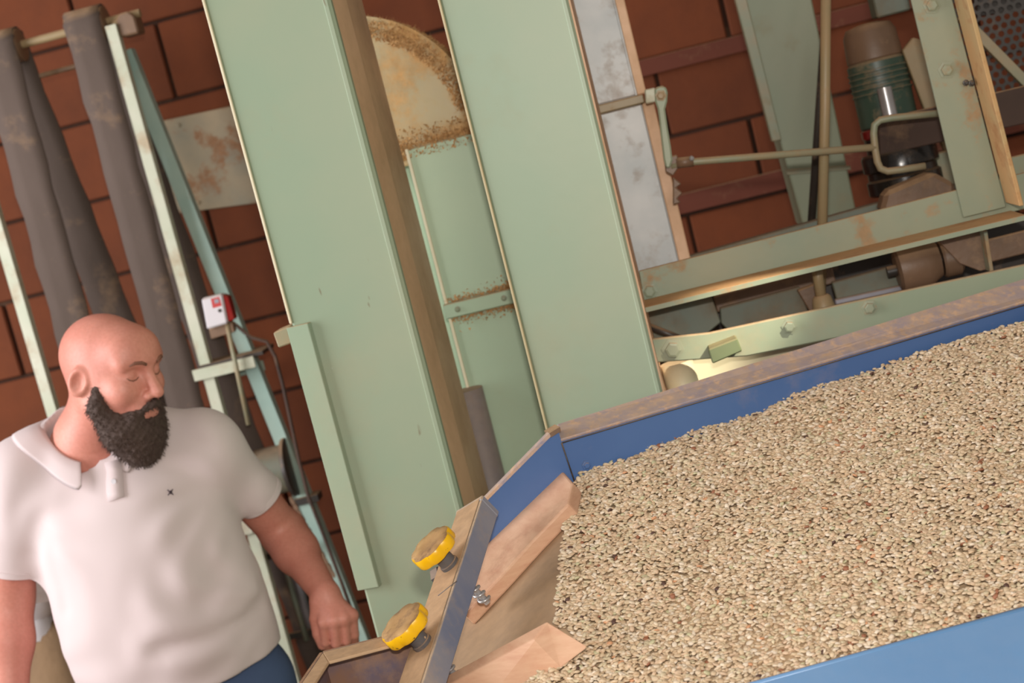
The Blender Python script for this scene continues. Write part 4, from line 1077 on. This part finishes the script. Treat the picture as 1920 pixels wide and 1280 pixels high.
tipsL = [[k + Vector((.008, -.002, -.042)), k + Vector((.026, -.002, -.066)), k + Vector((.044, 0, -.078))] for k in knL]
thL = [wrL + Vector((.008, -.022, -.03)), wrL + Vector((.014, -.046, -.056)), wrL + Vector((.022, -.052, -.084)), wrL + Vector((.03, -.048, -.108))]
handL = hand_prims(wrL, knL, tipsL, thL)
armL = f_arm(shL, elL, wrL, handL, .052, .046, .029)
lo, hi = bounds([shL, elL, wrL] + [p for q in handL for p in q[:2]], .07); arm_L = surfnet(armL, lo, hi, .0035)

# torso: one field shared by body and shirt
tor = [K(228, 935, .045), K(280, 1060, .01), K(325, 1190, .02), K(352, 1275, .03)]
lat = (K(400, 830) - K(45, 885)).normalized()
axis_t = (tor[0] - tor[2]).normalized(); dep = lat.cross(axis_t).normalized()
if dep.y < 0: dep = -dep
up_t = dep.cross(lat).normalized()
if up_t.z < 0: up_t = -up_t
RT = np.array([list(lat), list(dep), list(up_t)]).T
def f_torso(P, g=0.0):
    d = s_ell(P, tor[0], (.186 + g, .115 + g, .150 + g), RT)
    d = smin(d, s_ell(P, tor[1], (.188 + g, .140 + g, .19 + g), RT), .08)
    d = smin(d, s_ell(P, tor[2] - dep * 0.02, (.192 + g, .150 + g, .17 + g), RT), .08)
    d = smin(d, s_ell(P, tor[3], (.185 + g, .135 + g, .17 + g), RT), .06)
    d = smin(d, s_cap(P, K(62, 892, .02), K(385, 842, .03), .058 + g, .055 + g), .07)
    for e in (K(52, 880, .02), K(392, 836, .03)): d = smin(d, s_cap(P, neck_base + Vector((0, .025, .040)), e, .044 + g, .05 + g), .045)
    return d
body_t = surfnet(lambda P: smax(f_torso(P, -0.022), (tor[3].z + .02) - P[:, 2], .01), *bounds([tor[0], tor[1], tor[2], tor[3], shL, shR], .24), .009)
# legs: hips to the floor
hipz = tor[3].z - .10
fx = tor[3].x + 0.02
legs = []
for s in (-1, 1):
    legs.append((Vector((fx + s * .085, YM + .03, hipz + .06)), Vector((fx + s * .10, YM + .0, hipz * .52)), Vector((fx + s * .11, YM + .04, .08))))
def f_jeans(P):
    d = s_ell(P, tor[3] - up_t * .04, (.184, .134, .19), RT)
    for h_, k_, a_ in legs:
        d = smin(d, s_cap(P, h_, k_, .098, .068), .04); d = smin(d, s_cap(P, k_, a_, .068, .055), .03)
    return smax(d, P[:, 2] - (tor[3].z + .07), .01)
lo, hi = bounds([tor[3], legs[0][2], legs[1][2]], .24); lo[2] = 0.05
jean_m = surfnet(f_jeans, lo, hi, .011)
body = np_mesh('body', [(head_m, 0), (arm_R, 0), (arm_L, 0), (body_t, 0)], [M_skin], person)
jeans = np_mesh('jeans', [(jean_m, 0)], [M_jeans], person); jeans['label'] = 'blue denim jeans'
for (h_, k_, a_) in legs:
    vs = surfnet(lambda P: smax(smin(s_cap(P, a_ + Vector((0, .05, -.035)), a_ + Vector((0, -.15, -.045)), .042, .036), s_cap(P, a_ + Vector((0, .0, .03)), a_, .045, .045), .03), .003 - P[:, 2], .004),
                 A3(a_) - np.array([.08, .24, .10]), A3(a_) + np.array([.08, .13, .10]), .008)
    np_mesh('shoe', [(vs, 0)], [M_shoe], person)

# polo shirt: torso plus sleeves, cut at hem, cuffs and neck opening
cuR = K(489, 933, .10); cuL = K(30, 1063, .02)
dR = (cuR - shR).normalized(); dL = (cuL - shL).normalized()
hem_p = K(455, 1268, -.13); hem_n = (-ZV + Vector((0.10, 0, 0))).normalized()
folds = [  # (a, b, radius, depth): soft grooves and ridges pressed into the cloth
    (K(398, 850, -.12), K(424, 935, -.06), .010, .008), (K(415, 925, -.08), K(330, 985, -.13), .014, .006), (K(425, 955, -.06), K(380, 1050, -.13), .014, .006),
    (K(445, 1020, -.06), K(385, 1130, -.13), .016, .006), (K(488, 1140, -.05), K(300, 1225, -.15), .018, .010), (K(480, 1105, -.05), K(290, 1190, -.16), .018, -.006),
    (K(78, 1010, -.08), K(118, 1140, -.09), .014, .006), (K(255, 1000, -.15), K(232, 1230, -.15), .018, .003), (K(70, 960, -.09), K(58, 1040, -.05), .012, .006),
    (K(300, 1235, -.15), K(440, 1218, -.12), .014, -.005)]
def LZ(p): return (p.dot(lat), p.dot(up_t))
fans = [(LZ(K(440, 925)), 11, .13, .07, .0022), (LZ(K(62, 1030)), 9, .11, .06, .0018), (LZ(K(540, 1140)), 15, .19, .10, .0026), (LZ(K(180, 835)), 7, .13, .06, .0010), (LZ(K(90, 1300)), 11, .18, .09, .0018)]
def f_shirt(P):
    d = f_torso(P, 0.004)
    sl = s_cap(P, shR + Vector((-.01, .0, .0)), cuR + dR * .02, .060, .047)
    sl = smax(sl, (P - A3(cuR)) @ A3(dR), .004)
    d = smin(d, sl, .035)
    s2 = s_cap(P, shL, cuL + dL * .02, .066, .060); s2 = smax(s2, (P - A3(cuL)) @ A3(dL), .004)
    d = smin(d, s2, .035)
    for a, b, r, dp in folds:
        q = s_cap(P, a, b, 0.0, 0.0); d = d + dp * np.exp(-(q / r) ** 2 * .5)
    # wrinkles fanning out from the armpits and the pulled waist
    X_ = P @ A3(lat); Z_ = P @ A3(up_t)
    for c_, n_, r0, rw, am in fans:
        dx = X_ - c_[0]; dz_ = Z_ - c_[1]; r_ = np.sqrt(dx * dx + dz_ * dz_) + 1e-6; th_ = np.arctan2(dz_, dx)
        d = d + am * np.sin(th_ * n_ + 2.6 * np.sin(r_ * 19 + c_[0] * 7)) * np.clip((r_ - .035) / .06, 0, 1) * np.exp(-((r_ - r0) / rw) ** 2)
    # soft drape
    d = d + .0022 * np.sin(P[:, 0] * 34 + P[:, 2] * 12) * np.sin(P[:, 2] * 9 + 1) 
    d = smax(d, (P - A3(hem_p)) @ A3(hem_n), .004)
    # neck hole
    d = smax(d, -s_cap(P, neck_base + Vector((.0, -.01, -.02)), neck_base + Vector((.0, -.03, .20)), .068, .075), .006)
    d = smax(d, -s_cap(P, K(188, 830, -.06), K(204, 866, -.12), .032, .008), .006)
    return d
lo, hi = bounds([shL, shR, cuL, cuR, tor[0], tor[2], tor[3], hem_p], .10); lo[1] -= .12; hi[1] += .15; lo[2] -= .06
shirt_m = surfnet(f_shirt, lo, hi, .0052)
shirt = np_mesh('polo_shirt', [(shirt_m, 0)], [M_shirt], person); shirt['label'] = 'pale pink polo shirt'
def snap(px, py, g=0.002):
    """front surface of the shirt along a camera ray"""
    r = ray(px, py); r = r / r.y
    ys = np.arange(YM - .32, YM + .2, .002); P = np.array([A3(CAM + r * y) for y in ys]); v = f_shirt(P)
    k = np.argmax(v < g) if (v < g).any() else len(ys) // 2
    return Vector(P[k])
# placket strip
def strip(name, pts_l, pts_r, th, mat, par, bev=0.0):
    n = len(pts_l); vs = list(pts_l) + list(pts_r); fs = [[i, i + 1, n + i + 1, n + i] for i in range(n - 1)]
    o = mesh(name, vs, fs, mat, par, smooth=True); md = o.modifiers.new('thickness', 'SOLIDIFY'); md.thickness = th; md.offset = 0; return o
pl = [(196, 868), (200, 885), (199, 905), (200, 925), (203, 940)]; pr_ = [(226, 860), (230, 880), (231, 900), (232, 918), (233, 931)]
strip('placket', [snap(*p, .003) for p in pl], [snap(*p, .003) for p in pr_], .004, M_shirt, shirt)
lathe('button', snap(213, 902, .004), -VV, [(.005, 0), (.0055, .001), (.005, .002)], M_white, shirt, n=14)
# collar: stand edge hugging the neck and fall edge lying on the shoulders
def ring_pt(ang, rad, z, c=neck_base):
    return c + Vector((math.sin(ang) * rad, -math.cos(ang) * rad * 0.95, z))
inner = []; mid = []; outer = []
NC = 36
def lift(p, g, out):
    """push a point up and out until it clears the shirt by g"""
    p = Vector(p)
    for _ in range(60):
        if f_shirt(A3(p)[None])[0] > g: break
        p += out * .0015 + ZV * .0015
    return p
for i in range(NC + 1):
    a = math.radians(34 + (358 - 34) * i / NC)   # from his left front round the back to his right front
    fr = math.cos(a - math.radians(16)); out = Vector((math.sin(a), -math.cos(a), 0))
    zi = .052 - .072 * max(fr, 0) ** 1.4 + .012 * max(-fr, 0)
    rad = .072 + .012 * max(fr, 0) ** 2
    inner.append(ring_pt(a, rad - .002, zi - .012)); m0 = ring_pt(a, rad + .004, zi + .010); mid.append(lift(m0, .006, out))
    e = abs(i - NC / 2) / (NC / 2)
    outer.append(lift(ring_pt(a, rad + .030 + .012 * e ** 4, zi - .034 - .022 * e ** 4), .003, out))
vs = inner + mid + outer; n_ = NC + 1
fs = [[i, i + 1, n_ + i + 1, n_ + i] for i in range(NC)] + [[n_ + i, n_ + i + 1, 2*n_ + i + 1, 2*n_ + i] for i in range(NC)]
co = mesh('collar', vs, fs, M_shirt, shirt, smooth=True); md = co.modifiers.new('thickness', 'SOLIDIFY'); md.thickness = .004
md = co.modifiers.new('smooth', 'SUBSURF'); md.levels = 1; md.render_levels = 1
# ribbed cuffs and chest emblem
for cuff, d_, r_, sh_ in ((cuR, dR, .0495, shR), (cuL, dL, .0625, shL)):
    lathe('cuff', cuff - d_ * .012, d_, [(r_ - .001, 0), (r_ + .0015, .001), (r_ + .0015, .012), (r_ - .002, .013)], M_shirt, shirt, n=40)
for a, b in (((314, 918), (325, 927)), ((324, 917), (315, 928)), ((317, 922), (323, 922)), ((320, 919), (320, 926)), ((318, 921), (322, 925))):
    tube('emblem', [snap(*a, .0025), snap(*b, .0025)], .0011, M_emblem, shirt, n=6)

# beard
def f_beard(P):
    q = hl(P)
    d = s_ell(q, (0, .052, -.100), (.060, .056, .050))
    d = smin(d, s_ell(q, (0, .066, -.138), (.046, .042, .044)), .03)
    for s in (-1, 1):
        d = smin(d, s_cap(q, (s * .0675, .022, -.016), (s * .065, .022, -.055), .006, .015), .02)
        d = smin(d, s_cap(q, (s * .063, .022, -.058), (s * .044, .045, -.105), .017, .030), .03)
        d = smin(d, s_cap(q, (s * .006, .107, -.050), (s * .033, .086, -.072), .0085, .009), .012)
        d = smin(d, s_cap(q, (s * .034, .082, -.072), (s * .030, .074, -.100), .010, .016), .012)
    d = smax(d, -s_ell(q, (0, .108, -.069), (.022, .024, .0105)), .006)
    d = smin(d, s_cap(q, (-.004, .098, -.084), (.004, .098, -.086), .006, .008), .008)
    return d + .0022 * np.sin(q[:, 0] * 320) * np.sin(q[:, 1] * 290) * np.sin(q[:, 2] * 260) + .0014 * np.sin(q[:, 0] * 620 + 1) * np.sin(q[:, 2] * 540)
bc = hw(0, .04, -.095)
beard_m = surfnet(f_beard, A3(bc) - .14, A3(bc) + .14, .0026)
beard = np_mesh('beard', [(beard_m, 0)], [M_beard], person); beard['label'] = 'full dark beard and moustache'
bv = beard_m[0]; vs = []; fs = []
grad = lambda p: np.array([f_beard((p + np.eye(3)[i] * .001)[None])[0] - f_beard((p - np.eye(3)[i] * .001)[None])[0] for i in range(3)])
sel = RNG.choice(len(bv), 2600, replace=False); E3 = np.eye(3) * .001
G = np.stack([f_beard(bv[sel] + E3[i]) - f_beard(bv[sel] - E3[i]) for i in range(3)], 1); G /= np.linalg.norm(G, axis=1)[:, None] + 1e-9
dn_ = -A3(Uh2) * .9
for p, g in zip(bv[sel], G):
    d = g * .6 + dn_ * .7 + RNG.normal(0, .35, 3); d /= np.linalg.norm(d); L_ = RNG.uniform(.005, .012)
    w = np.cross(d, [0.3, 0.5, 0.8]); w /= np.linalg.norm(w); w2 = np.cross(d, w); k = .0007; b = len(vs)
    m1 = p + d * L_ * .55 + RNG.normal(0, .0012, 3)
    vs += [Vector(p + w * k), Vector(p - w * k), Vector(p + w2 * k), Vector(m1 + w * k * .8), Vector(m1 - w * k * .8), Vector(m1 + w2 * k * .8), Vector(p + d * L_ - g * .002)]
    fs += [[b, b+1, b+4, b+3], [b+1, b+2, b+5, b+4], [b+2, b, b+3, b+5], [b+3, b+4, b+6], [b+4, b+5, b+6], [b+5, b+3, b+6]]
hr = mesh('beard_hair', vs, fs, M_beard, beard); hr['kind'] = 'stuff'
# brows, lash lines, lips
def onface(x, z, off=.0006):
    ys = np.arange(.135, .02, -.0005); P = np.array([A3(hw(x, y, z)) for y in ys]); v = f_head(P); k = int(np.argmax(v < 0)); return hw(x, ys[k] + off, z)
for s in (-1, 1):
    br = [onface(s * x, z, .0005) for x, z in ((.014, .031), (.024, .036), (.036, .037), (.046, .032))]
    tube('eyebrow', br, [.0028, .0036, .0032, .0015], M_browhair, person, n=8)
    la = [onface(s * x, z, .0003) for x, z in ((.0205, .006), (.027, .0015), (.034, .0002), (.041, .0025), (.046, .007))]
    tube('eyelashes', la, [.0006, .0013, .0015, .0013, .0006], M_browhair, person, n=6)
lip = [onface(x, -.0655, -.0016) for x in (-.019, -.010, 0, .010, .019)]
tube('mouth_line', lip, [.0006, .0014, .0016, .0014, .0006], M_mouth, person, n=6)
